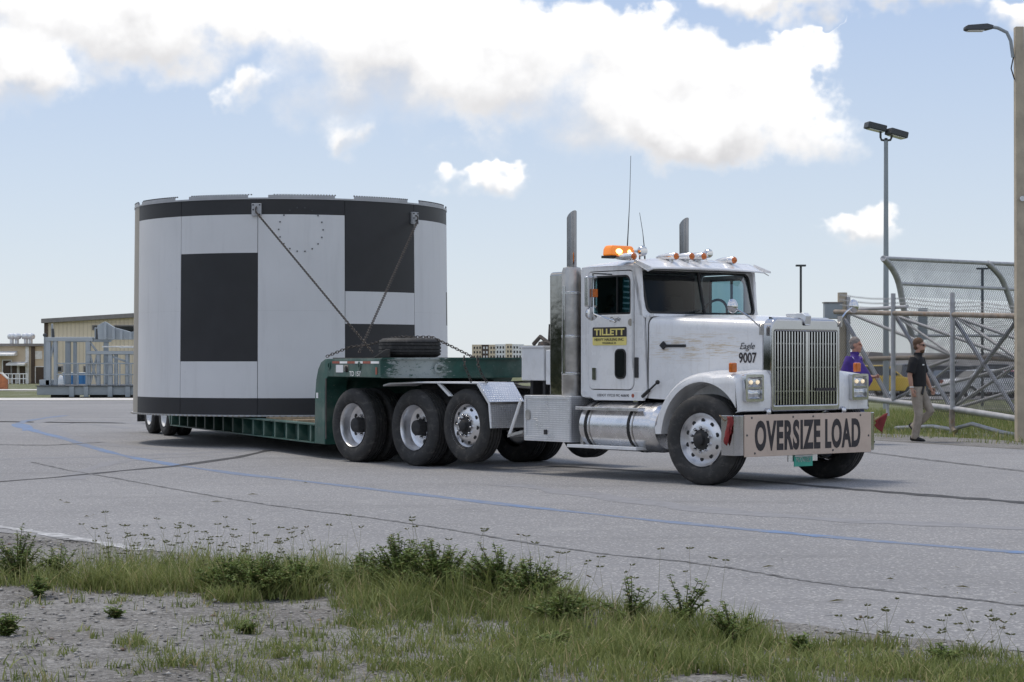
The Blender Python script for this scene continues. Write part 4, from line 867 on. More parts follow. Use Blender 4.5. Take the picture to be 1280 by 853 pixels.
MB().bb(.68, .74, -1.508, -1.502, 1.27, 1.37).build('side_lamp', M_redtape, gno)
text('lettering', 'TD 157', M_ltwhite, gno, (-.20, -1.5045, 1.275), .07, .50, SIDE, .01)
for y in (-.55, -.25, .05): MB().lathe([(.07, .90), (.075, .91), (.045, .915), (.04, .90)], 14, (0, y - .1 if y < -.5 else y, 1.36), 'x').build('tie_ring', M_green, gno) if y in (-.55,) else None
MB().bb(-1.55, -1.50, -1.51, -1.5, .3, 1.2).build('leg_trim', M_deck, gno)
MB().prism([(-1.99, .9), (-1.9, .9), (-1.9, .98), (-1.99, .98)], 'y', -1.508, -1.502).build('placard', M_whitep, gno)
# deck with ribbed side channel
XF, XR = -2.1, -11.2
sb = MB()
for sd in (-1, 1): sb.bb(XR, XF, 1.30 * sd, 1.36 * sd, .22, .505); sb.bb(XR, XF, 1.36 * sd, 1.5 * sd, .485, .505); sb.bb(XR, XF, 1.36 * sd, 1.5 * sd, .215, .235)
sbo = sb.build('side_channel', M_green, tr)
me_rib = MB().bb(-.035, .035, -.068, .068, -.12, .12).mesh('rib', M_green); me_lamp = MB().lathe([(.035, 0), (.033, -.012), (0, -.016)], 10).mesh('side_marker', M_redtape)
nR = 15
for i in range(nR):
    x = XF - .2 - (XF - XR - .3) * i / (nR - 1); inst('rib', me_rib, sbo, (x, -1.43, .36)); inst('rib', me_rib, sbo, (x, 1.43, .36))
    inst('side_marker', me_lamp, sbo, (x - .22, -1.37, .33))
MB().bb(XR, XF, -1.30, 1.30, .36, .40).build('deck', M_deck, tr)
cr = MB()
for i in range(12): x = XF - .4 - i * .74; cr.bb(x - .05, x + .05, -1.29, 1.29, .24, .36)
cr.build('cross_members', M_deck, tr)
MB().bb(-14.3, XR, -.9, .9, .62, .80).bb(-14.3, XR, -1.5, 1.5, .86, .90).build('rear_frame', M_green, tr, bevel=.01)
MB().prism([(XR, .22), (XR, .50), (XR - .5, .90), (XR - .5, .80)], 'y', -1.5, 1.5).build('rear_ramp', M_green, tr)
ME_ts = tyre_mesh(.41, .24); 
ME_rs = MB().lathe([(.225, -.10), (.235, -.11), (.22, -.08), (.20, .0), (.15, .03), (.06, .03), (.055, -.06), (0, -.065)], 28).mesh('wheel', M_whitep, 40)
for x in (-11.85, -13.1):
    for y in (-1.36, -1.08, 1.08, 1.36):
        o = inst('wheel', ME_rs, tr, (x, y, .41), (0, 0, 0 if y < 0 else math.pi)); inst('tyre', ME_ts, o)
    MB().tube([(x, -1.2, .41), (x, 1.2, .41)], .06).build('axle', M_black, tr)
for y in (-1.28, 1.28): MB().bb(-13.9, -13.87, y - .25, y + .25, .22, .86).build('mud_flap', M_rubber, tr)

# spare tyre lying on the neck
sp = thing('spare_tyre', 'spare tyre lying flat on the trailer neck', 'tyre')
me = tyre_mesh(.44, .27); p = at(512.5, 434, 28.3); sp.location = (p.x, p.y, 1.506)
o = inst('tyre_body', me, sp, (0, 0, .137), (R(90), 0, 0)); MB().lathe([(.25, -.1), (.25, .02), (.1, .03), (0, .03)], 24, (0, 0, .137), 'z').build('rim', M_deck, sp)
wd = at(478, 440, 27.75)
tag(MB().prism([(-.12, 0), (.10, 0), (.10, .11), (.04, .11)], 'y', 0, .2).build('wheel_chock', M_deck, None, bevel=.01), 'dark wedge chock beside the spare tyre on the trailer neck', 'chock').location = (wd.x, wd.y, 1.506)

# ================================================================ the load: panelled barrel section
CC = Vector((-3.992, 36.279, 0)); CR = 2.822; cdir = math.atan2(-CC.y, -CC.x)      # direction from its centre to the camera
ld = thing('rocket_barrel_section', 'huge black and white panelled barrel section strapped on the trailer', 'rocket section', (CC.x, CC.y, .52), cdir)
Z0 = .52
def cyl(phi, z, dr=0.0):
    a = R(phi); r_ = CR + .012 - .035 * (z - .53) / 3.6 + dr; return (r_ * math.cos(a), r_ * math.sin(a), z - Z0)   # phi + = to the right
def patch(p0, p1, z0, z1, m_, name='panel', dr=0.0, th=.012, gap=.10):
    mb = MB(); nu = max(2, round((p1 - p0) / 2.5)); vs = []
    for lay in (0, 1):
        for i in range(nu + 1):
            ph = p0 + gap + (p1 - p0 - 2 * gap) * i / nu
            for z in (z0 + .0005, z1 - .0005): vs.append(cyl(ph, z, dr - th * lay))
    k = 2 * (nu + 1); fs = []
    for i in range(nu):
        a = 2 * i; fs += [(a, a + 1, a + 3, a + 2), (k + a, k + a + 2, k + a + 3, k + a + 1), (a, a + 2, k + a + 2, k + a), (a + 1, k + a + 1, k + a + 3, a + 3)]
    fs += [(0, k, k + 1, 1), (k - 2, k - 1, 2 * k - 1, 2 * k - 2)]
    mb.add(vs, fs); return mb.build(name, m_, ld, smooth=30)
core = MB(); core.loft([[cyl(a, z, -.016) for a in range(0, 360, 5)] for z in (.55, 4.165)]); core.build('shell', M_bolt, ld, smooth=30)
a0 = -72.0
ZT, ZB = 3.913, .834
for k in range(12):
    p0 = a0 + 30.15 * k if k < 5 else 78.75 + (288 - 78.75 - 0) * 0 + (k - 5) * (360 - 150.75) / 7; p1 = a0 + 30.15 * (k + 1) if k < 5 else p0 + (360 - 150.75) / 7
    if k == 11: patch(p0, p1, .555, 4.168, M_tan); continue
    patch(p0, p1, .555, ZB, M_pb)
    if k == 1: patch(p0, p1, ZB, 1.45, M_pw); patch(p0, p1, 1.45, 3.27, M_pb); patch(p0, p1, 3.27, ZT, M_pw); patch(p0, p1, ZT, 4.168, M_pb)
    elif k in (3, 8): patch(p0, p1, ZB, 1.25, M_pw); patch(p0, p1, 1.25, 2.085, M_pb); patch(p0, p1, 2.085, 2.635, M_pw); patch(p0, p1, 2.635, 4.168, M_pb)
    elif k == 5: patch(p0, p1, ZB, 2.1, M_pw); patch(p0, p1, 2.1, 2.7, M_pb); patch(p0, p1, 2.7, ZT, M_pw); patch(p0, p1, ZT, 4.168, M_pb)
    else: patch(p0, p1, ZB, 2.3, M_pw); patch(p0, p1, 2.3, ZT, M_pw); patch(p0, p1, ZT, 4.168, M_pb)
patch(-180, 180, 4.168, 4.195, M_flange, 'top_flange', .01, .06, 0)
for k in range(12):
    c_ = a0 + 30.15 * k; tf = patch(c_ + 3.6, c_ + 26.6, 4.196, 4.24, M_flange, 'flange_segment', .005, .03, 0)
patch(-180, 180, .525, .553, M_flange, 'bottom_flange', .03, .07, 0)
bl_ = MB()
for i in range(0, 360, 2):
    q = cyl(i, .536, .032); bl_.box(q, (.02, .03, .018), R(i))
bl_.build('flange_bolts', M_tan, ld, smooth=0)['kind'] = 'stuff'
bl_ = MB()
for i in range(0, 360, 1):
    if abs(((i - a0) % 30.15) - 15) < 12: bl_.box(cyl(i, 4.245, -.005), (.02, .02, .02), R(i))
for i in range(18):
    a = 2 * math.pi * i / 18; bl_.box(cyl(3.1 + 7.6 * math.cos(a), 3.66 + .37 * math.sin(a), .004), (.012, .022, .022), R(3))
bl_.build('panel_bolts', M_bolt, ld, smooth=0)['kind'] = 'stuff'
BR = []
for ph, z in ((-12.0, 3.99), (48.5, 3.93)):
    mb = MB(); q = Vector(cyl(ph, z, .02)); mb.box(q, (.05, .165, .21), R(ph)); br = mb.build('tie_down_bracket', M_flange, ld, bevel=.006)
    for dy, dz_ in ((-.055, .08), (.055, .08), (-.055, 0.0), (.055, -.08)):
        q2 = q + Vector((-math.sin(R(ph)) * dy, math.cos(R(ph)) * dy, dz_)) + Vector((math.cos(R(ph)), math.sin(R(ph)), 0)) * .028; MB().ball(q2, .014, 8, 5).build('bracket_bolt', M_bolt, br)
    qe = q + Vector((math.cos(R(ph)), math.sin(R(ph)), 0)) * .07 - Vector((0, 0, .04))
    MB().tube([qe + Vector((0, 0, .04)) + Vector((math.cos(R(ph)), math.sin(R(ph)), 0)) * (.045 * math.cos(R(t)) - .045) + Vector((0, 0, .045 * math.sin(R(t)))) for t in range(0, 361, 30)], .012, 6).build('shackle', M_chain, br)
    c_ = math.cos(cdir); s_ = math.sin(cdir); BR.append(Vector((CC.x + qe.x * c_ - qe.y * s_, CC.y + qe.x * s_ + qe.y * c_, qe.z + Z0)))
# tie down chains: welded link after link
me_link = None
def chain(label, pts, link=.062, rr=.006):
    P_ = [Vector(p) for p in pts]; mb = MB(); L = [0]
    for a, b in zip(P_[:-1], P_[1:]): L.append(L[-1] + (b - a).length)
    n = int(L[-1] / (link * .72)); up = Vector((.3, -.5, .8))
    for i in range(n):
        d = (i + .5) * L[-1] / n; k = max(j for j in range(len(P_) - 1) if L[j] <= d + 1e-9); a, b = P_[k], P_[k + 1]; c = a.lerp(b, (d - L[k]) / max(1e-6, L[k + 1] - L[k])); t = (b - a).normalized()
        u = t.cross(up).normalized(); v = u.cross(t)
        w_ = u if i % 2 else v
        mb.tube([c + t * (link / 2 * math.cos(R(q))) + w_ * (link * .30 * math.sin(R(q))) for q in range(0, 361, 45)], rr, 5, False)
    return tag(mb.build('tie_down_chain', M_chain, None, smooth=60), label, 'chain', 'tie down chains holding the load')
e1, e2 = at(466, 441, 29.3), at(449, 441, 29.6)
chain('long chain from the left bracket of the barrel to the trailer neck', [BR[0], e1])
chain('chain from the right bracket of the barrel to the trailer neck', [BR[1], e2])
chain('slack chain draped over the spare tyre to the neck edge', [at(408, 446, 29.4), at(437, 434, 29.2), at(462, 431, 29.0), at(487, 423.5, 28.7), at(505, 421.5, 28.4), at(540, 421.5, 28.2), at(560, 431, 28.0), at(585, 443.5, 27.8), at(592, 447, 27.7)])
for px, g_ in ((580, 0), (597, 1)): chain('loose chain end hanging in front of the neck face, %s' % ('left one' if not g_ else 'right one'), [at(px, 445, 26.7), at(px + 1, 458, 26.6), at(px + 6, 470, 26.6), at(px + 9 + 3 * g_, 478, 26.6)])
bn = thing('load_binder', 'dark lever binder and chain heap on the white box behind the cab', 'binder'); p = Matrix.Rotation(TA, 3, 'Z') @ Vector((-3.33, -.66, 1.657)) + TO; bn.location = p; bn.rotation_euler = (0, 0, TA)
MB().tube([(-.22, -.05, .02), (-.08, -.05, .12), (.05, -.05, .05), (.16, -.05, .02)], .028, 6).build('hook', M_chain, bn); MB().tube([(.08, -.04, .04), (.10, -.04, .28)], .018, 6).build('lever', M_chain, bn); MB().lathe([(.0, 0), (.12, 0), (.10, .05), (0, .07)], 10, (0, -.02, 0), 'z').build('chain_heap', M_chain, bn)
# timber blocking under the load
for i, (x, w_, l_) in enumerate(((-3.9, .22, 2.5), (-5.4, .25, 2.5), (-7.0, .25, 2.5), (-8.8, .25, 2.5), (-10.4, .25, 2.5))):
    q = Matrix.Rotation(KA, 3, 'Z') @ Vector((x, 0, 0)) + KP
    tm = tag(MB().box((0, 0, 0), (w_, l_, .12)).build('timber_block', M_wood, None, bevel=.008), ['loose weathered timber on the deck in front of the barrel', 'front timber under the barrel on the trailer deck', 'second timber from the front under the barrel', 'middle rear timber under the barrel', 'rearmost timber under the barrel'][i], 'timber', 'timbers between deck and barrel'); tm.location = (q.x, q.y, .461); tm.rotation_euler = (0, 0, KA)

# ================================================================ right: gate, arched fence, poles, cars
GA, GB_ = Vector((7.29, 45.1)), Vector((9.62, 37.9)); gdir = (GB_ - GA).normalized(); gnm = Vector((gdir.y, -gdir.x))
gnm = gnm if gnm.y > 0 else -gnm
def gw(px, py, off=0.0):
    q = GA + gnm * off; rx = (px - 640) / F; den = rx * gnm.x + gnm.y; t = q.dot(gnm) / den
    return Vector((rx * t, t, CH + (HZ - py) / F * t))
gate = thing('pipe_gate', 'rusty topped pipe truss gate with chain link infill', 'gate', (GA.x, GA.y, 0)); gl_ = Vector((GA.x, GA.y, 0))
def gp(name, pts, r_, m_=None, off=0.0, par=None):
    o = MB().tube([gw(x, y, off) - (gl_ if par is None else Vector((0, 0, 0))) for x, y in pts], r_, 10).build(name, m_ or M_steelp, par or gate); return o
gp('top_rail', [(1044, 390), (1274, 395.5), (1330, 397)], .055, M_rustpipe, -.03)
gp('bottom_rail', [(1060, 494), (1085, 498.5), (1188.6, 510.5), (1274, 524), (1330, 533)], .06)
for px, y0, y1 in ((1116.5, 367, 500), (1190.5, 366, 540)): gp('gate_post', [(px, y0), (px, y1)], .05, None, -.04)
for a, b, r_ in (((1192, 398), (1272, 518), .05), ((1272, 400), (1189, 510), .05), ((1120, 396), (1188, 508), .05), ((1056, 400), (1112, 500), .055), ((1116, 500), (1150, 484), .04)): gp('diagonal', [a, b], r_ * .85, None, .09)
for a, b, r_ in (((1060, 391), (1195, 446), .05), ((1121, 396), (1188, 442), .04), ((1123, 396), (1272, 450), .05), ((1194, 396), (1272, 424), .05), ((1198, 398), (1274, 450), .05), ((1160, 459), (1196, 446), .045), ((1191, 510), (1272, 456), .045), ((1194, 511), (1330, 470), .05), ((1162, 486), (1272, 457), .04), ((1170, 472), (1196, 452), .03)): gp('back_brace', [a, b], r_ * .75, None, 1.2)
gp('back_rail', [(1080, 449), (1195, 446), (1330, 452)], .055, M_rustpipe, 1.25)
gp('drag_pipe', [(1120, 535), (1165, 533), (1190, 537), (1215, 530), (1250, 540), (1330, 556)], .04, None, .1)
gp('ground_stay', [(1108, 498), (1110, 520)], .035)
gp('drop_bolt', [(1190, 512), (1190, 534), (1194, 540)], .06, M_rustpipe, -.06)
def wires(pt, nu, nv, r_, name, parent, orig):
    # diamond wire mesh on a patch pt(u, v): straight runs, three sided wires
    mb = MB(); tot = nu + nv; vs = []; fs = []
    def run(a, b, k):
        P_ = [pt(a[0] + (b[0] - a[0]) * i / k, a[1] + (b[1] - a[1]) * i / k) - orig for i in range(k + 1)]
        mb.tube(P_, r_, 3, False)
    for i in range(-nv, nu):
        a0_, a1_ = i / nu, (i + nv) / nu
        def clip(p, q):
            (x0, y0), (x1, y1) = p, q; lo, hi = 0.0, 1.0
            for v0, v1 in ((x0, x1),):
                d = v1 - v0; t0, t1 = sorted(((0 - v0) / d, (1 - v0) / d)); lo, hi = max(lo, t0), min(hi, t1)
            return ((x0 + (x1 - x0) * lo, y0 + (y1 - y0) * lo), (x0 + (x1 - x0) * hi, y0 + (y1 - y0) * hi)) if hi - lo > .01 else None
        for s_ in (clip((a0_, 0), (a1_, 1)), clip((a0_, 1), (a1_, 0))):
            if s_: run(s_[0], s_[1], 6)
    o = mb.build(name, M_wire, parent, smooth=0); o['kind'] = 'stuff'; return o
M_wire = mat('galvanised_wire', (.085, .085, .09), .6, .3)
wires(lambda u, v: gw(1046 + 284 * u, 391 + 7 * u + (v * (107 + 30 * u)), .02), 112, 26, .0046, 'chain_link_mesh', gate, gl_)
# barbed wire
for i, (a, b) in enumerate((((1050, 368.6), (1330, 384)), ((1050, 374.7), (1330, 388)), ((1050, 381), (1330, 391)))):
    pts = [gw(*a, .0).lerp(gw(*b, .0), t / 12) - Vector((0, 0, .05 * math.sin(math.pi * (t % 4) / 4))) for t in range(13)]
    mb = MB().tube([p - gl_ for p in pts], .0045, 4)
    for t in range(90):
        q = t / 90 * 12; k_ = int(q); p = pts[k_].lerp(pts[k_ + 1], q - k_) - gl_; mb.tube([p + Vector((-.015, 0, -.03)), p + Vector((.015, 0, .03))], .004, 3); mb.tube([p + Vector((.02, 0, -.025)), p + Vector((-.02, 0, .025))], .004, 3)
    mb.build('barbed_wire', M_steelp, gate, smooth=0)
gp('arm_pipe', [(1070, 387.5), (1134, 383.5)], .04, None, .2)
# hinge post with control box, behind the truck
hp = thing('gate_post_with_box', 'weathered post with a grey control box behind the truck hood', 'post', (gw(1053, 500, .3).x, gw(1053, 500, .3).y, 0)); hl_ = hp.location.copy()
p = gw(1053, 366, .3); MB().tube([(0, 0, 0), (0, 0, p.z)], .11, 12).build('post', M_conc, hp); MB().tube([(.12, -.1, 0), (.12, -.1, p.z - .1)], .045, 8).build('pipe', M_steelp, hp)
p = gw(1041, 389, .1) - hl_; MB().box(p, (.40, .28, .36)).build('control_box', M_gsteel, hp, bevel=.015); MB().box(p + Vector((0, 0, .19)), (.44, .32, .025)).build('box_lid', M_trim, hp)
# arched anti climb fence
fen = thing('arched_mesh_fence', 'chain link fence with curved overhanging top behind the gate', 'fence', (8.9, 47.5, 0)); fl_ = fen.location.copy()
A1 = [(1147, 545, 47.6), (1146, 470, 47.5), (1140, 420, 47.4), (1131, 392, 47.2), (1123.6, 354.7, 46.9), (1115, 335.8, 46.6), (1104, 323, 46.2)]
A2 = [(1277, 540, 51.6), (1275, 470, 51.5), (1272, 420, 51.4), (1269, 396, 51.2), (1257.7, 361.6, 50.9), (1249, 344, 50.6), (1234.5, 329, 50.2)]
W1 = [at(*q) for q in A1]; W2 = [at(*q) for q in A2]; W1[0].z = 0; W2[0].z = 0
W3 = [b + (b - a) for a, b in zip(W1, W2)]
def sm(P_, k=4):
    out = []
    for i in range(len(P_) - 1):
        p0, p1, p2, p3 = P_[max(i - 1, 0)], P_[i], P_[i + 1], P_[min(i + 2, len(P_) - 1)]
        for j in range(k):
            t = j / k; out.append(.5 * ((2 * p1) + (p2 - p0) * t + (2 * p0 - 5 * p1 + 4 * p2 - p3) * t * t + (3 * p1 - p0 - 3 * p2 + p3) * t ** 3))
    return out + [P_[-1]]
WS = [sm(q) for q in (W1, W2, W3)]
for q in WS: MB().tube([p - fl_ for p in q], .075, 10).build('arched_post', M_steelp, fen)
for k_, r_ in ((24, .05), (16, .04), (8, .035)): MB().tube([WS[0][k_] - fl_, WS[1][k_] - fl_, WS[2][k_] - fl_], r_, 8).build('rail', M_steelp, fen)
def arch_pt(u, v):
    a, b = (WS[0], WS[1]) if u < .5 else (WS[1], WS[2]); t = u * 2 if u < .5 else u * 2 - 1
    k_ = min(23.999, v * 24); i = int(k_); f_ = k_ - i; return a[i].lerp(a[i + 1], f_).lerp(b[i].lerp(b[i + 1], f_), t)
wires(arch_pt, 92, 46, .0044, 'chain_link_mesh', fen, fl_)
# translucent wind sheet laced to the overhang
def sheet_mat():
    m_ = bpy.data.materials.new('wind_sheet'); m_.use_nodes = True; t = NT(m_.node_tree); d = t.n('ShaderNodeBsdfDiffuse'); d.inputs[0].default_value = (.20, .29, .42, 1); tp_ = t.n('ShaderNodeBsdfTransparent')
    oc = t.n('ShaderNodeTexCoord').outputs['Object']; f_ = t.step(t.noise(oc, 1.2, 4, .6), .3, .7, .22, .36); mx = t.n('ShaderNodeMixShader'); t.put(mx.inputs[0], f_)
    t.nt.links.new(tp_.outputs[0], mx.inputs[1]); t.nt.links.new(d.outputs[0], mx.inputs[2]); t.nt.links.new(mx.outputs[0], t.n('ShaderNodeOutputMaterial').inputs[0]); return m_
MB().grid(lambda u, v: arch_pt(u, .59 + .41 * v) - fl_ + Vector((0, .03, .015 * math.sin(40 * u) * v)), 24, 10).build('wind_sheet', sheet_mat(), fen)
p = at(1147, 405, 47.0) - fl_; MB().box(p + Vector((.12, 0, 0)), (.22, .03, .75)).build('side_panel', M_gsteel, fen)
# poles
def flood(root, c, yaw):
    M3 = Matrix.Rotation(yaw, 3, 'Z') @ Matrix.Rotation(R(12), 3, 'Y'); h = MB().box(c, (.62, .42, .20), M=M3).build('lamp_head', M_dsteel, root, bevel=.03)
    MB().box(Vector(c) - Vector((0, 0, .105)), (.5, .32, .02), M=M3).build('lamp_glass', M_lens, h)
Yp = 62.0; b = at(1107.5, 452, Yp)
lp = thing('floodlight_pole', 'tall slim pole with two floodlights behind the gate', 'light pole', (b.x, b.y, terr(Yp))); H_ = at(1107.5, 176, Yp).z - terr(Yp)
MB().tube([(0, 0, 0), (0, 0, H_)], [.10, .065], 12).build('pole', M_gsteel, lp)
MB().tube([(0, 0, H_ - .1), (0, 0, H_ + .08)], .05).build('pole_cap', M_dsteel, lp)
for sx_, zz, yw in ((-1, .42, 0.2), (1, .22, .35)):
    MB().tube([(0, 0, H_), (.14 * sx_, 0, H_ + .02), (.17 * sx_, 0, H_ + .1), (.17 * sx_, 0, H_ + zz - .08)], .035).build('arm', M_dsteel, lp); flood(lp, (.33 * sx_, 0, H_ + zz), yw)
Yp = 36.0; b = at(1274.5, 452, Yp)
cp = thing('concrete_lamp_pole', 'tall square concrete pole with a curved lamp arm at the right edge', 'light pole', (b.x + .02, b.y, 0)); H_ = at(0, 34, Yp).z
MB().loft([[(sx_ * w_ + dx_, sy_ * w_, z) for sx_, sy_ in ((-1, -1), (1, -1), (1, 1), (-1, 1))] for z, w_, dx_ in ((0, .115, .03), (H_, .078, -.035))]).build('pole', M_conc, cp, bevel=.015)
for sx_, n_ in ((-1, 0), (1, 1)):
    ar = MB().tube([(-.035 + sx_ * .11, -.02, H_ - .55), (-.035 + sx_ * .15, -.02, H_ - .25), (-.035 + sx_ * .22, -.02, H_ - .10), (-.035 + sx_ * .38, -.02, H_ - .02), (-.035 + sx_ * .50, -.02, H_ - .0)], .032, 8).build('lamp_arm', M_gsteel, cp)
    a_ = -.035 + sx_ * .46; bx = a_ + sx_ * .52
    hd_ = MB().loft([[(x, y, z) for (y, z) in ((-h, zc - t_), (h, zc - t_), (h * .8, zc + t_), (-h * .8, zc + t_))] for x, h, t_, zc in ((a_, .05, .03, H_), (a_ + sx_ * .12, .10, .055, H_), (bx - sx_ * .05, .13, .045, H_ - .02), (bx, .10, .025, H_ - .025))]).build('lamp_head', M_dsteel, cp, bevel=.01)
    MB().box(((a_ + bx) / 2 + sx_ * .06, 0, H_ - .072), (.28, .18, .012)).build('lamp_panel', M_ltwhite, hd_)
MB().lathe([(.05, -.125), (.045, -.14), (0, -.14)], 12, (.0, 0, H_ - 3.1)).build('plate_disc', M_whitep, cp)
MB().tube([(-.13, -.03, H_ - .5), (-.18, -.03, H_ - .75), (-.12, -.03, H_ - .95)], .012).build('cable_loop', M_gasket, cp)
b = at(1001, 452, 95); sp_ = thing('small_lamp_post', 'small distant lamp post above the truck hood', 'light pole', (b.x, b.y, terr(95))); H_ = at(0, 333, 95).z - terr(95)
MB().tube([(0, 0, 0), (0, 0, H_)], .055, 8).build('pole', M_dsteel, sp_); MB().box((0, 0, H_ + .03), (.48, .22, .09)).build('lamp_head', M_dsteel, sp_, bevel=.02)
b = at(1228, 452, 70); s2 = thing('distant_lamp_post', 'thin lamp post seen through the arched mesh fence', 'light pole', (b.x, b.y, terr(70))); H_ = at(0, 336, 70).z - terr(70)
MB().tube([(0, 0, 0), (0, 0, H_)], .05, 8).build('pole', M_dsteel, s2); MB().box((0, 0, H_), (.42, .16, .06)).build('lamp_head', M_dsteel, s2, bevel=.02)

# parked cars
ME_ct = MB().lathe([(.19, -.09), (.27, -.11), (.32, -.09), (.335, -.05), (.335, .05), (.32, .09), (.27, .11), (.19, .09)], 20).mesh('tyre', M_rubber)
ME_cr = MB().lathe([(.2, -.08), (.19, -.1), (.10, -.085), (0, -.09)], 14).mesh('wheel', M_alu)
PROF = {'sedan': ([(-2.25, .35), (-2.3, .75), (-2.1, .98), (-1.3, 1.0), (1.0, .98), (2.1, .80), (2.3, .6), (2.25, .3)], [(-1.55, .98), (-.95, 1.42), (.25, 1.45), (1.05, .97)]),
        'suv': ([(-2.2, .4), (-2.3, .8), (-2.25, 1.1), (1.0, 1.1), (2.05, 1.0), (2.25, .75), (2.2, .35)], [(-2.2, 1.08), (-1.95, 1.68), (.2, 1.72), (1.05, 1.08)]),
        'pickup': ([(-2.75, .5), (-2.8, 1.1), (-.7, 1.12), (1.1, 1.12), (2.4, 1.05), (2.6, .8), (2.55, .42)], [(-.75, 1.1), (-.65, 1.78), (.55, 1.8), (1.2, 1.1)])}
def car(kind, colr, px, Y, yaw, label):
    lo2, up = PROF[kind]; m_ = colr if not isinstance(colr, tuple) else mat('car_paint', colr, .3, vary=.04, coat=.6)
    x = (px - 640) / F * Y; c = thing(kind if kind != 'suv' else 'utility_car', label, 'car' if kind != 'pickup' else 'pickup truck', (x, Y, terr(Y)), R(yaw), 'cars parked beyond the fence')
    MB().prism(lo2, 'y', -.9, .9).build('body', m_, c, bevel=.07, seg=3)
    q = len(up); MB().loft([[(px_ , sy * (.86 - (.14 if z > 1.2 else 0)), z) for px_, z in up] for sy in (-1, 1)]).build('roof', m_, c, bevel=.04)
    cx_, cz_ = sum(u[0] for u in up) / 4, sum(u[1] for u in up) / 4
    for sy in (-1, 1):
        g2 = MB(); pts = [(cx_ + (a - cx_) * .86, cz_ + (z - cz_) * .76 + .02) for a, z in up]
        g2.loft([[(a, sy * (.87 - (.14 if z > 1.2 else .02) + o_), z) for a, z in pts] for o_ in (-.03, .015)]); g2.build('side_window', M_dglass, c)
    for i0, i1 in ((0, 1), (2, 3)):
        (xa, za), (xb, zb) = up[i0], up[i1]; d_ = .02 if i0 else -.02
        MB().add([(xa + (xb - xa) * .12 + d_, -.72 if i0 == 0 else -.66, za + (zb - za) * .12 + .01), (xa + (xb - xa) * .12 + d_, .72 if i0 == 0 else .66, za + (zb - za) * .12 + .01), (xa + (xb - xa) * .9 + d_, .64, za + (zb - za) * .9 + .012), (xa + (xb - xa) * .9 + d_, -.64, za + (zb - za) * .9 + .012)], [(0, 1, 2, 3)]).build('window', M_dglass, c)
    for wx in (-1.4, 1.4):
        for sy in (-.82, .82): o = inst('wheel', ME_cr, c, (wx, sy, .335), (0, 0, 0 if sy < 0 else math.pi)); inst('tyre', ME_ct, o)
    xf = max(u[0] for u in lo2); xb_ = min(u[0] for u in lo2)
    for sy in (-.65, .65): MB().box((xf - .06, sy, .72), (.1, .3, .13)).build('headlight', M_lens, c); MB().box((xb_ + .04, sy, .85), (.1, .25, .14)).build('tail_light', M_redtape, c)
    MB().box((xf - .02, 0, .45), (.1, 1.6, .14)).build('bumper', M_dsteel, c); return c
car('suv', (.70, .46, .03), 1099, 104, 12, 'yellow car beyond the gate beside the purple shirted man')
car('pickup', (.06, .07, .09), 1137, 109, 10, 'dark pickup parked behind the man in black')
car('sedan', (.05, .06, .09), 1150, 118, 170, 'dark blue car hidden behind the man in black')
car('suv', (.03, .032, .036), 1168, 112, 175, 'black utility car just right of the man in black')
car('sedan', (.07, .08, .10), 1196, 108, 8, 'dark grey low car behind the centre gate post')
car('suv', (.025, .026, .03), 1216, 120, 172, 'black utility car right of the centre gate post')
car('pickup', (.05, .055, .06), 1242, 113, 185, 'dark pickup beside the red car')
car('sedan', (.30, .03, .03), 1252, 106, 95, 'red car near the concrete pole')
car('sedan', (.65, .65, .66), 1238, 98, 10, 'white low car in the front row of the parking lot')
car('suv', (.16, .165, .17), 1274, 110, 172, 'grey car partly hidden by the concrete pole')
car('sedan', (.6, .6, .6), 1180, 127, 3, 'pale car in the back row of the parking lot')
car('sedan', (.15, .2, .3), 1225, 130, 3, 'blue car in the back row of the parking lot')
car('suv', (.5, .5, .48), 1205, 128, 180, 'silver utility car in the back row of the parking lot')
car('sedan', (.6, .6, .6), 1262, 128, 3, 'pale car at the right of the back row')
pk = MB().add([(at(1040, 0, 94).x, 94, terr(94) + .015), (at(1420, 0, 94).x, 94, terr(94) + .015), (at(1420, 0, 140).x, 140, terr(140) + .015), (at(1040, 0, 140).x, 140, terr(140) + .015)], [(0, 1, 2, 3)])
tag(pk.build('parking_lot', M_road, smooth=0), kind='structure')

# ================================================================ people
M_skin = mat('skin', (.42, .24, .17), .55, vary=.08, scale=10); M_skin2 = mat('skin_ruddy', (.45, .23, .16), .55, vary=.08, scale=10)
M_hair = mat('brown_hair', (.10, .055, .03), .8, vary=.3, scale=30); M_grey = mat('grey_hair', (.22, .19, .17), .8, vary=.3, scale=30)
M_blk = mat('black_shirt', (.010, .010, .012), .85, vary=.3, scale=6); M_purp = mat('purple_shirt', (.055, .022, .20), .8, vary=.25, scale=6)
M_khaki = mat('khaki_trousers', (.30, .26, .215), .85, vary=.2, scale=6, bumps=.4, bscale=14, bdist=.02); M_jean = mat('jeans', (.03, .04, .085), .85, vary=.3)
M_shoe = mat('black_shoe', (.012, .012, .012), .6)
def fuse(mb, name, m_, par, vox=.011, sm_=4):
    o = mb.build(name, m_, par, smooth=0); r_ = o.modifiers.new('r', 'REMESH'); r_.mode = 'VOXEL'; r_.voxel_size = vox; r_.use_smooth_shade = True
    s_ = o.modifiers.new('s', 'SMOOTH'); s_.iterations = sm_; s_.factor = .5; return o
def V3(*a): return Vector(a)
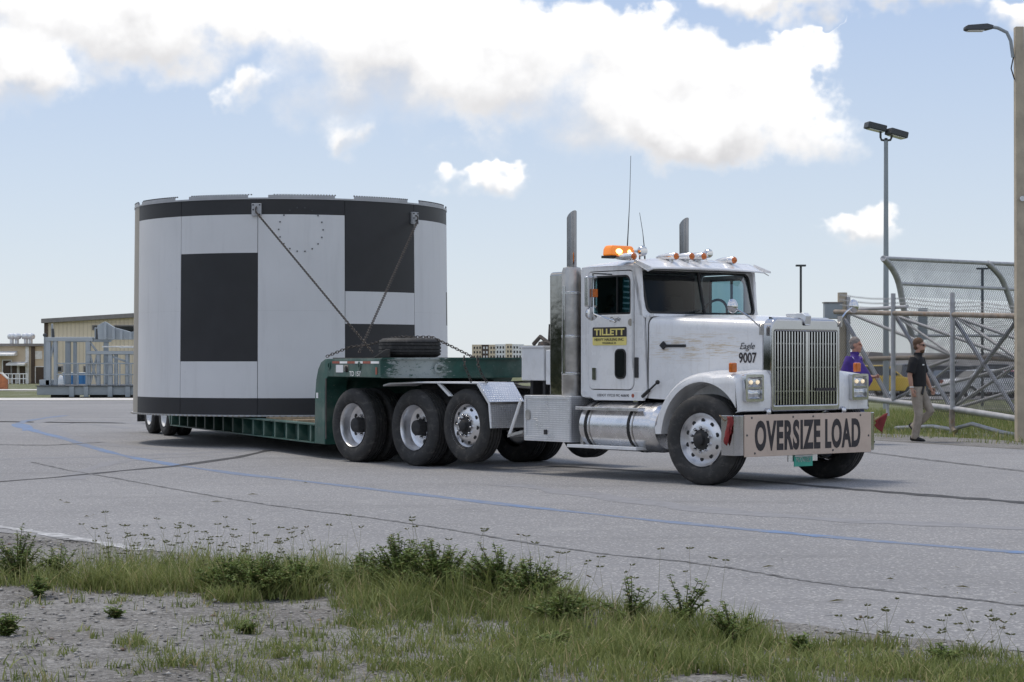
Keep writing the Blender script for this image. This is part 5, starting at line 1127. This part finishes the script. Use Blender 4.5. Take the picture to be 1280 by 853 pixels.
def person(label, loc, rz, J, skin, hair, shirt, pants, belly=0.0, girth=1.0, beard=False, shades=False, bald=False):
    # local frame: +x is where the person faces, +y the person's left
    pr = thing('person', label, 'person', loc, rz)
    b = MB(); N_, Hd = J['neck'], J['head']
    b.tube([N_ - V3(0, 0, .06), N_ + V3(.01, 0, .05), Hd - V3(.01, 0, .08)], [.066, .060, .062], 12)
    b.ball(Hd + V3(-.012, 0, .03), (.098, .077, .105), 18, 12); b.ball(Hd + V3(.022, 0, -.045), (.072, .062, .082), 16, 10)          # skull, face
    b.ball(Hd + V3(.055, 0, -.105), (.036, .040, .030)); b.tube([Hd + V3(.080, 0, .03), Hd + V3(.108, 0, -.022), Hd + V3(.085, 0, -.034)], [.012, .018, .012], 8)   # chin, nose
    b.tube([Hd + V3(.084, -.028, -.066), Hd + V3(.094, 0, -.066), Hd + V3(.084, .028, -.066)], .011, 6)                               # lips
    for sy in (-1, 1): b.ball(Hd + V3(-.005, .078 * sy, -.01), (.024, .012, .034), 10, 8); b.ball(Hd + V3(.07, .034 * sy, .028), (.024, .03, .012), 8, 6)   # ear, brow
    b.loft([[Vector((p_.x + rx * math.cos(a), p_.y + ry * math.sin(a), p_.z)) for a in [2 * math.pi * i / 16 for i in range(16)]] for p_, rx, ry in ((J['pelvis'], .12, .16), (J['chest'], .11, .17), (N_ - V3(0, 0, .04), .06, .09))])
    for s_ in 'RL':
        sh, elb, wr, hn = (J[k + s_] for k in ('sh', 'el', 'wr', 'ha'))
        b.tube([sh, sh.lerp(elb, .4), elb, elb.lerp(wr, .3), wr], [.060, .055, .043, .045, .030], 10)
        d = (hn - wr).normalized(); side = V3(0, 1, 0).cross(d); side = side.normalized() if side.length > .1 else V3(1, 0, 0); fw = d.cross(side).normalized()
        sd_ = side if side.x > 0 else -side
        b.tube([wr, wr + d * .05, wr + d * .095], [(.030, .024), (.040, .020), (.038, .017)], 10)
        for i, (o_, ln) in enumerate(((.030, .075), (.010, .085), (-.010, .08), (-.029, .062))):                                      # four fingers, curled
            r0 = wr + d * .085 + sd_ * o_; curl = fw * (.02 if s_ == 'R' else -.02); b.tube([r0, r0 + d * ln * .45, r0 + d * ln * .8 + curl, r0 + d * ln * .9 + curl * 2.2], [.010, .0095, .009, .007], 6)
        t0 = wr + d * .03 + sd_ * .034; b.tube([t0, t0 + d * .035 + sd_ * .022, t0 + d * .07 + sd_ * .02], [.013, .011, .009], 6)     # thumb
        hp_, kn, an = (J[k + s_] for k in ('hip', 'kn', 'an')); b.tube([hp_, kn, an], [.085, .055, .040], 10)
    fuse(b, 'body', skin, pr, .0085, 3)
    # shirt
    t = MB(); P_, C_ = J['pelvis'], J['chest']; w_ = girth
    t.loft([[Vector((p_.x + dx_ + rx * math.cos(a), p_.y + ry * math.sin(a), p_.z)) for a in [2 * math.pi * i / 20 for i in range(20)]] for p_, rx, ry, dx_ in
            ((P_ + V3(0, 0, .02), .150 * w_ + belly * .6, .192 * w_, belly * .3), (P_.lerp(C_, .35), .148 * w_ + belly, .188 * w_, belly * .8), (P_.lerp(C_, .7), .146 * w_ + belly * .6, .200 * w_, belly * .5), (C_ + V3(0, 0, .04), .135 * w_, .205 * w_, .0), (C_ + V3(0, 0, .13), .105, .175, 0), (N_ - V3(0, 0, .03), .072, .10, 0), (N_ + V3(0, 0, .015), .066, .078, 0))])
    for s_ in 'RL':
        sh, elb = J['sh' + s_], J['el' + s_]; t.tube([sh + V3(0, (.03 if s_ == 'R' else -.03), .02), sh.lerp(elb, .25), sh.lerp(elb, .86)], [.085, .082, .080], 12)
    fuse(t, 'shirt', shirt, pr, .011, 3)
    co = MB().lathe([(.068, -.01), (.082, .0), (.078, .045), (.070, .045)], 16, N_ + V3(0, 0, -.005), 'z', True).build('collar', shirt, pr)
    if shirt is M_purp:
        MB().tube([C_ + V3(.02, -.14, .17), C_ + V3(.09, -.16, .06), C_ + V3(.13, -.10, -.10)], .007, 6).build('shirt_piping', M_ltwhite, pr); MB().tube([C_ + V3(-.02, -.20, .14), C_ + V3(.03, -.24, .02)], .007, 6).build('shirt_piping', M_ltwhite, pr)
    else: MB().box(C_ + V3(.125, -.075, .03), (.012, .05, .02), R(-25)).build('shirt_logo', M_ltwhite, pr)
    # trousers and shoes
    q = MB(); q.loft([[Vector((p_.x + rx * math.cos(a), p_.y + ry * math.sin(a), p_.z)) for a in [2 * math.pi * i / 18 for i in range(18)]] for p_, rx, ry in ((P_ + V3(0, 0, .06), .135 * w_ + belly * .4, .172 * w_), (P_ - V3(0, 0, .08), .135 * w_, .18 * w_), (P_ - V3(0, 0, .15), .11, .15))])
    for s_ in 'RL':
        hp_, kn, an = (J[k + s_] for k in ('hip', 'kn', 'an')); q.tube([hp_ + V3(0, 0, .05), hp_.lerp(kn, .3), kn, kn.lerp(an, .4), an + (an - kn).normalized() * .03], [.100, .105, .080, .078, .070], 12)
        tx_ = J.get('toe' + s_, V3(1, 0, 0)).normalized(); zz = V3(0, 0, 1); upv = (zz - tx_ * zz.dot(tx_)).normalized(); sv = upv.cross(tx_)
        shm = MB(); secs = []
        for f_, w2, h0, h1 in ((-.085, .026, -.03, .04), (-.06, .038, -.045, .06), (.02, .040, -.045, .055), (.11, .046, -.045, .02), (.17, .040, -.045, .0), (.195, .022, -.04, -.015)):
            secs.append([an + tx_ * f_ + sv * (w2 * math.cos(a)) + upv * ((h0 + h1) / 2 - .025 + (h1 - h0) / 2 * math.sin(a)) for a in [2 * math.pi * i / 12 for i in range(12)]])
        shm.loft(secs).build('shoe', M_shoe, pr, smooth=50)
    fuse(q, 'trousers', pants, pr, .011, 3)
    hh = MB()
    if bald: hh.ball(Hd + V3(-.035, 0, .0), (.085, .082, .075), 16, 10)
    else: hh.ball(Hd + V3(-.022, 0, .048), (.102, .083, .102), 18, 12); hh.ball(Hd + V3(-.05, 0, -.02), (.062, .078, .07))
    fuse(hh, 'hair', hair, pr, .009, 2)
    if beard: mb = MB(); mb.ball(Hd + V3(.048, 0, -.098), (.050, .056, .045)); mb.ball(Hd + V3(.088, 0, -.048), (.012, .03, .010)); fuse(mb, 'beard', hair, pr, .009, 1)
    for sy in (-1, 1):
        if not shades: MB().ball(Hd + V3(.086, .032 * sy, .008), (.010, .014, .009), 8, 6).build('eye', M_int, pr)
    if shades:
        mb = MB().ball(Hd + V3(.088, .034, .008), (.012, .030, .020)).ball(Hd + V3(.088, -.034, .008), (.012, .030, .020)).box(Hd + V3(.095, 0, .014), (.008, .05, .008))
        for sy in (-1, 1): mb.tube([Hd + V3(.085, .062 * sy, .014), Hd + V3(-.0, .085 * sy, .014)], .005, 5)
        mb.build('sunglasses', M_gasket, pr)
    return pr
p = gnd(1147, 552.5)
J1 = dict(pelvis=V3(.0, 0, .98), chest=V3(.0, 0, 1.36), neck=V3(.01, 0, 1.57), head=V3(.035, 0, 1.735), shR=V3(-.02, -.19, 1.48), elR=V3(-.07, -.25, 1.20), wrR=V3(-.03, -.26, .96), haR=V3(.0, -.255, .86), shL=V3(.0, .19, 1.48), elL=V3(.06, .25, 1.20), wrL=V3(.16, .25, .98), haL=V3(.21, .24, .89),
          hipR=V3(0, -.095, .93), knR=V3(.05, -.10, .50), anR=V3(-.02, -.10, .085), hipL=V3(.0, .095, .93), knL=V3(.21, .10, .545), anL=V3(-.10, .10, .27), toeR=V3(1, -.1, -.02), toeL=V3(.65, 0, -.75))
per1 = person('man in black polo shirt, khaki trousers and sunglasses walking by the gate', p, R(-28), J1, M_skin, M_hair, M_blk, M_khaki, beard=True, shades=True)
MB().lathe([(.036, -.012), (.040, -.008), (.040, .008), (.036, .012)], 14, J1['wrR'] + V3(0, 0, .03), 'z').build('watch', M_galv, per1)
MB().box((.13, -.10, .93), (.03, .05, .18), M=Matrix.Rotation(R(-35), 3, 'X')).build('belt_pouch', M_shoe, per1, bevel=.01)
Y2 = 35.3; x2 = (1067 - 640) / F * Y2
J2 = dict(pelvis=V3(.0, 0, .98), chest=V3(.0, 0, 1.36), neck=V3(.02, 0, 1.58), head=V3(.045, 0, 1.74), shR=V3(-.02, -.21, 1.49), elR=V3(-.10, -.29, 1.20), wrR=V3(.08, -.27, 1.04), haR=V3(.17, -.25, 1.03), shL=V3(.02, .21, 1.49), elL=V3(.06, .28, 1.20), wrL=V3(.30, .20, 1.17), haL=V3(.39, .16, 1.19),
          hipR=V3(0, -.095, .93), knR=V3(-.08, -.10, .51), anR=V3(-.20, -.10, .10), hipL=V3(.0, .095, .93), knL=V3(.10, .10, .50), anL=V3(.16, .10, .085), toeR=V3(1, 0, -.2), toeL=V3(1, 0, 0))
person('heavyset man in purple polo shirt half hidden behind the truck', (x2, Y2, 0), R(-25), J2, M_skin2, M_grey, M_purp, M_jean, belly=.08, girth=1.34)

# ================================================================ vegetation
def mesh_np(name, V, Fc, m_, kind='stuff', label=None, cat=None, parent=None):
    me = bpy.data.meshes.new(name); nf, k = Fc.shape
    me.vertices.add(len(V)); me.vertices.foreach_set('co', V.astype(np.float32).ravel()); me.loops.add(nf * k); me.loops.foreach_set('vertex_index', Fc.astype(np.int32).ravel())
    me.polygons.add(nf); me.polygons.foreach_set('loop_start', np.arange(0, nf * k, k, dtype=np.int32)); me.polygons.foreach_set('loop_total', np.full(nf, k, dtype=np.int32)); me.update(calc_edges=True); me.validate()
    me.materials.append(m_); o = bpy.data.objects.new(name, me); COL.objects.link(o); o.parent = parent
    return tag(o, label, cat, kind=kind)
def blades(P, Hh, Wd, lean=.5, segs=3):
    n = len(P); az_ = nprs.uniform(0, 2 * np.pi, n); ln = nprs.uniform(.1, 1, n) * lean; dirx, diry = np.cos(az_), np.sin(az_); az2 = nprs.uniform(0, 2 * np.pi, n); wx, wy = np.cos(az2), np.sin(az2)
    V = np.zeros((n, 2 * segs + 1, 3))
    for k in range(segs + 1):
        t = k / segs; r_ = ln * t ** 1.8 * Hh; z = Hh * t * (1 - .25 * ln * t); c = np.stack([P[:, 0] + dirx * r_, P[:, 1] + diry * r_, P[:, 2] + z], 1); hw = Wd / 2 * (1 - t) ** .7
        if k < segs: V[:, 2 * k] = c - np.stack([wx * hw, wy * hw, 0 * hw], 1); V[:, 2 * k + 1] = c + np.stack([wx * hw, wy * hw, 0 * hw], 1)
        else: V[:, 2 * k] = c
    base = (np.arange(n) * (2 * segs + 1))[:, None]; Fq = []
    for k in range(segs - 1): Fq += [base + np.array([[2 * k, 2 * k + 1, 2 * k + 3]]), base + np.array([[2 * k, 2 * k + 3, 2 * k + 2]])]
    Fq.append(base + np.array([[2 * segs - 2, 2 * segs - 1, 2 * segs]])); return V.reshape(-1, 3), np.concatenate(Fq)
def vground(x, y): return np.array([verge_z(a, b) for a, b in zip(x, y)])
# tussocks by photo position: (px, py of base, radius m, blade height, number)
TUS = []
def strip(x0, y0, x1, y1, n, hh, rr, cnt, jit=10):
    for i in range(n): t = (i + rnd.random()) / n; TUS.append((x0 + (x1 - x0) * t, y0 + (y1 - y0) * t + rnd.uniform(-jit, jit), rr * rnd.uniform(.6, 1.3), hh * rnd.uniform(.7, 1.25), int(cnt * rnd.uniform(.6, 1.3))))
strip(-20, 735, 130, 738, 12, .25, .16, 130); strip(120, 740, 400, 738, 34, .27, .15, 150); strip(130, 722, 410, 720, 22, .27, .16, 60, 6); strip(270, 756, 385, 752, 12, .2, .10, 110, 5)
strip(425, 745, 700, 768, 40, .30, .15, 110, 14); strip(430, 765, 720, 785, 26, .2, .14, 90, 8); strip(640, 775, 960, 812, 36, .20, .14, 110, 18)
strip(440, 785, 640, 820, 26, .13, .14, 90, 22); strip(560, 835, 960, 850, 40, .14, .12, 80, 26); strip(640, 800, 900, 835, 32, .16, .13, 95, 22)
strip(940, 825, 1290, 845, 40, .11, .12, 80, 14); strip(960, 850, 1300, 870, 30, .12, .13, 80, 8)
strip(150, 830, 440, 842, 24, .11, .08, 50, 20); strip(250, 800, 400, 812, 14, .10, .07, 40, 18); strip(0, 800, 180, 842, 14, .07, .06, 22, 24); strip(0, 755, 420, 775, 22, .08, .06, 30, 16); strip(430, 830, 640, 852, 22, .13, .12, 80, 16); strip(300, 860, 1300, 900, 60, .12, .16, 80, 20); strip(0, 862, 300, 900, 14, .1, .09, 40, 16)
PV, PF, off = [], [], 0
for (px, py, rr, hh, cnt) in TUS:
    c = gnd(px, py); a = nprs.uniform(0, 2 * np.pi, cnt); q = rr * np.sqrt(nprs.uniform(0, 1, cnt)); x = c.x + q * np.cos(a) * 1.3; y = c.y + q * np.sin(a); z = vground(x, y)
    Hh = hh * nprs.uniform(.35, 1.15, cnt) * (1 - .35 * (q / rr)); V_, F_ = blades(np.stack([x, y, z], 1), Hh, nprs.uniform(.003, .0085, cnt) * nprs.uniform(.8, 1.6), rnd.uniform(.6, 1.5)); PV.append(V_); PF.append(F_ + off); off += len(V_)
mesh_np('verge_grass', np.concatenate(PV), np.concatenate(PF), M_grass, 'stuff', 'green roadside grass tussocks on the gravel verge', 'grass')
# thin low grass scattered over the whole verge
n = 9000; x = nprs.uniform(-5, 4, n); y = nprs.uniform(7.5, 17.5, n); keep = np.array([(Vector((a, b)) - E1).dot(vn) > .25 for a, b in zip(x, y)])
dens = np.array([math.sin(a * 2.3 + b) + math.sin(b * 3.1 - a * 1.7) + .35 * a for a, b in zip(x, y)]); keep &= nprs.uniform(-1.0, 3.2, n) < dens; x, y = x[keep], y[keep]
V_, F_ = blades(np.stack([x, y, vground(x, y)], 1), nprs.uniform(.03, .12, len(x)), nprs.uniform(.003, .006, len(x)), .9)
mesh_np('sparse_grass', V_, F_, M_grass, 'stuff', 'thin short grass scattered over the bare gravel', 'grass')
# crowfoot seed heads on thin stalks
PV, PF, off = [], [], 0
def stalk(px, py, h):
    global off
    c = gnd(px, py); z0 = verge_z(c.x, c.y); top = Vector((c.x + rnd.gauss(0, .10), c.y + rnd.gauss(0, .10), z0 + h)); b0 = Vector((c.x, c.y, z0))
    V_ = [b0 + V3(-.0011, 0, 0), b0 + V3(.0011, 0, 0), top + V3(.0006, 0, 0), top + V3(-.0006, 0, 0)]; F_ = [(0, 1, 2), (0, 2, 3)]; k0 = rnd.uniform(0, 6)
    for i in range(rnd.choice((3, 4, 5))):
        a = k0 + i * 1.35 + rnd.uniform(-.3, .3); L_ = rnd.uniform(.016, .036); d = V3(math.cos(a), math.sin(a) * .8, rnd.uniform(.0, .45)).normalized(); s_ = d.cross(V3(0, 0, 1)).normalized() * .0045; e = top + d * L_; m = top + d * L_ * .55; u = V3(0, 0, .005)
        k_ = len(V_); V_ += [top - s_ * .4, m - s_, e, m + s_, m + u, m - u]; F_ += [(k_, k_ + 1, k_ + 2), (k_, k_ + 2, k_ + 3), (k_, k_ + 4, k_ + 2), (k_, k_ + 2, k_ + 5)]
    PV.append(np.array([tuple(v) for v in V_])); PF.append(np.array(F_) + off); off += len(V_)
for _ in range(120): stalk(rnd.uniform(120, 420), rnd.uniform(705, 742), rnd.uniform(.14, .32))
for _ in range(18): stalk(rnd.uniform(420, 700), rnd.uniform(725, 760), rnd.uniform(.28, .45))
for _ in range(22): stalk(rnd.uniform(640, 900), rnd.uniform(760, 800), rnd.uniform(.22, .38))
for _ in range(40): stalk(rnd.uniform(1040, 1290), rnd.uniform(815, 850), rnd.uniform(.10, .24))
mesh_np('seed_heads', np.concatenate(PV), np.concatenate(PF), M_seed, 'stuff', 'star shaped grass seed heads standing above the verge', 'grass')
# leafy weeds, each its own plant
def weed(px, py, hh, rr, nst, label, lean=0.0):
    c = gnd(px, py); z0 = verge_z(c.x, c.y) - .01; root = thing('weed_plant', label, 'weed', (c.x, c.y, z0), 0, 'leafy weeds on the verge'); sm_ = MB(); LV, LF, o_ = [], [], 0
    for i in range(nst):
        a = rnd.uniform(0, 6.283); q = rnd.uniform(.15, 1); tip = V3(math.cos(a) * rr * q + lean * hh, math.sin(a) * rr * q, hh * rnd.uniform(.6, 1.05) * (1.1 - .5 * q)); mid = V3(tip.x * .35, tip.y * .35, tip.z * .55)
        pts = [V3(0, 0, 0), mid, tip]; sm_.tube(pts, [.004, .003, .0015], 4, False); nl = int(16 + 105 * hh)
        for j in range(nl):
            t = rnd.uniform(.22, 1.02); b_ = (pts[0].lerp(mid, t * 2) if t < .5 else mid.lerp(tip, t * 2 - 1)); la = rnd.uniform(0, 6.283); L_ = rnd.uniform(.016, .046) * (1.15 - .4 * t); d = V3(math.cos(la), math.sin(la), rnd.uniform(-.3, .55)).normalized(); s_ = d.cross(V3(rnd.uniform(-.4, .4), rnd.uniform(-.4, .4), 1)).normalized() * L_ * rnd.uniform(.18, .3); up_ = s_.cross(d).normalized() * .15 * L_
            LV += [b_, b_ + d * L_ * .5 + s_ + up_, b_ + d * L_, b_ + d * L_ * .5 - s_ + up_]; LF += [(o_, o_ + 1, o_ + 2), (o_, o_ + 2, o_ + 3)]; o_ += 4
    sm_.build('stems', M_stem, root, smooth=60); mesh_np('leaves', np.array([tuple(v) for v in LV]), np.array(LF), M_leaf, 'stuff', parent=root)
weed(22, 738, .38, .24, 34, 'tall dark leafy weed at the left end of the verge'); weed(75, 735, .26, .2, 16, 'leafy weed right of the leftmost weed'); weed(48, 757, .14, .1, 16, 'low weed on the gravel below the leftmost weed')
weed(325, 752, .27, .27, 95, 'broad rounded weed clump at the centre left of the verge'); weed(372, 748, .25, .24, 60, 'weed at the right side of the rounded clump'); weed(285, 748, .24, .2, 45, 'weed at the left side of the rounded clump')
weed(500, 752, .38, .30, 110, 'bushy dark weed at the centre of the verge'); weed(548, 758, .36, .28, 95, 'bushy weed right of the centre bush'); weed(455, 747, .3, .2, 45, 'small weed left of the centre bush')
weed(628, 765, .36, .24, 75, 'tall weed with a leaning sprig right of the centre bush', -.25); weed(665, 772, .3, .24, 70, 'dark weed beside the leaning sprig weed')
weed(790, 790, .28, .2, 9, 'open thin weed right of the bushes'); weed(855, 800, .32, .2, 11, 'thin upright weed above the road edge'); weed(915, 815, .28, .18, 12, 'last weed of the row before the bare verge'); weed(705, 790, .22, .22, 50, 'low weed at the right foot of the bushes')
weed(143, 783, .08, .06, 10, 'tiny weed on bare gravel at left'); weed(312, 800, .09, .07, 12, 'tiny weed on bare gravel at centre left'); weed(8, 805, .14, .1, 16, 'small weed at the lower left edge'); weed(690, 820, .13, .16, 24, 'low dark weed in the near grass'); weed(1000, 832, .1, .12, 18, 'low weed in the short grass at right'); weed(1180, 838, .1, .12, 16, 'low weed near the right corner')
# pebbles and shell bits
pv = np.array([(0, 0, .7), (.9, 0, 0), (.28, .85, .05), (-.75, .5, 0), (-.7, -.55, .02), (.3, -.85, 0), (0, 0, -.6)]); pf = np.array([(0, 1, 2), (0, 2, 3), (0, 3, 4), (0, 4, 5), (0, 5, 1), (6, 2, 1), (6, 3, 2), (6, 4, 3), (6, 5, 4), (6, 1, 5)])
def pebbles(n, smin, smax, m_, name, label, pw=4):
    x = nprs.uniform(-5, 4, n); y = nprs.uniform(7.5, 17, n); keep = np.array([(Vector((a, b)) - E1).dot(vn) > .02 for a, b in zip(x, y)]); x, y = x[keep], y[keep]; n = len(x)
    sc = smin + (smax - smin) * nprs.uniform(0, 1, n) ** pw; a = nprs.uniform(0, 6.28, n); ca, sa = np.cos(a), np.sin(a); J_ = nprs.uniform(.7, 1.3, (n, 7, 3)); B = pv[None] * J_ * sc[:, None, None] * np.array([1, .8, .55])
    V_ = np.stack([B[:, :, 0] * ca[:, None] - B[:, :, 1] * sa[:, None] + x[:, None], B[:, :, 0] * sa[:, None] + B[:, :, 1] * ca[:, None] + y[:, None], B[:, :, 2] + (vground(x, y) + sc * .2)[:, None]], 2).reshape(-1, 3)
    F_ = (pf[None] + (np.arange(n) * 7)[:, None, None]).reshape(-1, 3); mesh_np(name, V_, F_, m_, 'stuff', label, 'gravel')
M_shell = leafmat('pale_stone', (.42, .40, .37), (.60, .58, .54), (.30, .22, .17), .8); M_grst = leafmat('grey_stone', (.24, .23, .215), (.46, .44, .41), (.14, .13, .12), .85)
pebbles(34000, .003, .020, M_grst, 'gravel_stones', 'grey gravel stones strewn over the verge'); pebbles(4200, .004, .030, M_shell, 'shell_bits', 'pale shell and limestone bits on the verge', 2.5)
# grass at the far right around the gate
n = 30000; u = nprs.uniform(0, 1, n); d_ = nprs.uniform(-4.5, 22, n); gx = 5.0 + 8.5 * u; gy = 40.5 - 6.0 * u + d_
keep = np.array([(a - 8.43) * .909 + (b - 32.9) * .417 > 0.9 for a, b in zip(gx, gy)])
cl = np.array([math.sin(a * 3.1 + 1.3 * b) + math.sin(b * 2.1 - a * 1.2) + .9 * math.sin(.7 * a + 2.2 * b) for a, b in zip(gx, gy)]); dist = np.array([(a - 8.43) * .909 + (b - 32.9) * .417 for a, b in zip(gx, gy)])
keep &= (cl + dist * .55) > nprs.uniform(-.2, 2.8, n); gx, gy = gx[keep], gy[keep]
V_, F_ = blades(np.stack([gx, gy, np.full(len(gx), -.02)], 1), nprs.uniform(.05, .24, len(gx)), nprs.uniform(.010, .020, len(gx)), .8, 2); mesh_np('gate_grass', V_, F_, M_grass, 'stuff', 'patchy green grass around the foot of the gate', 'grass')
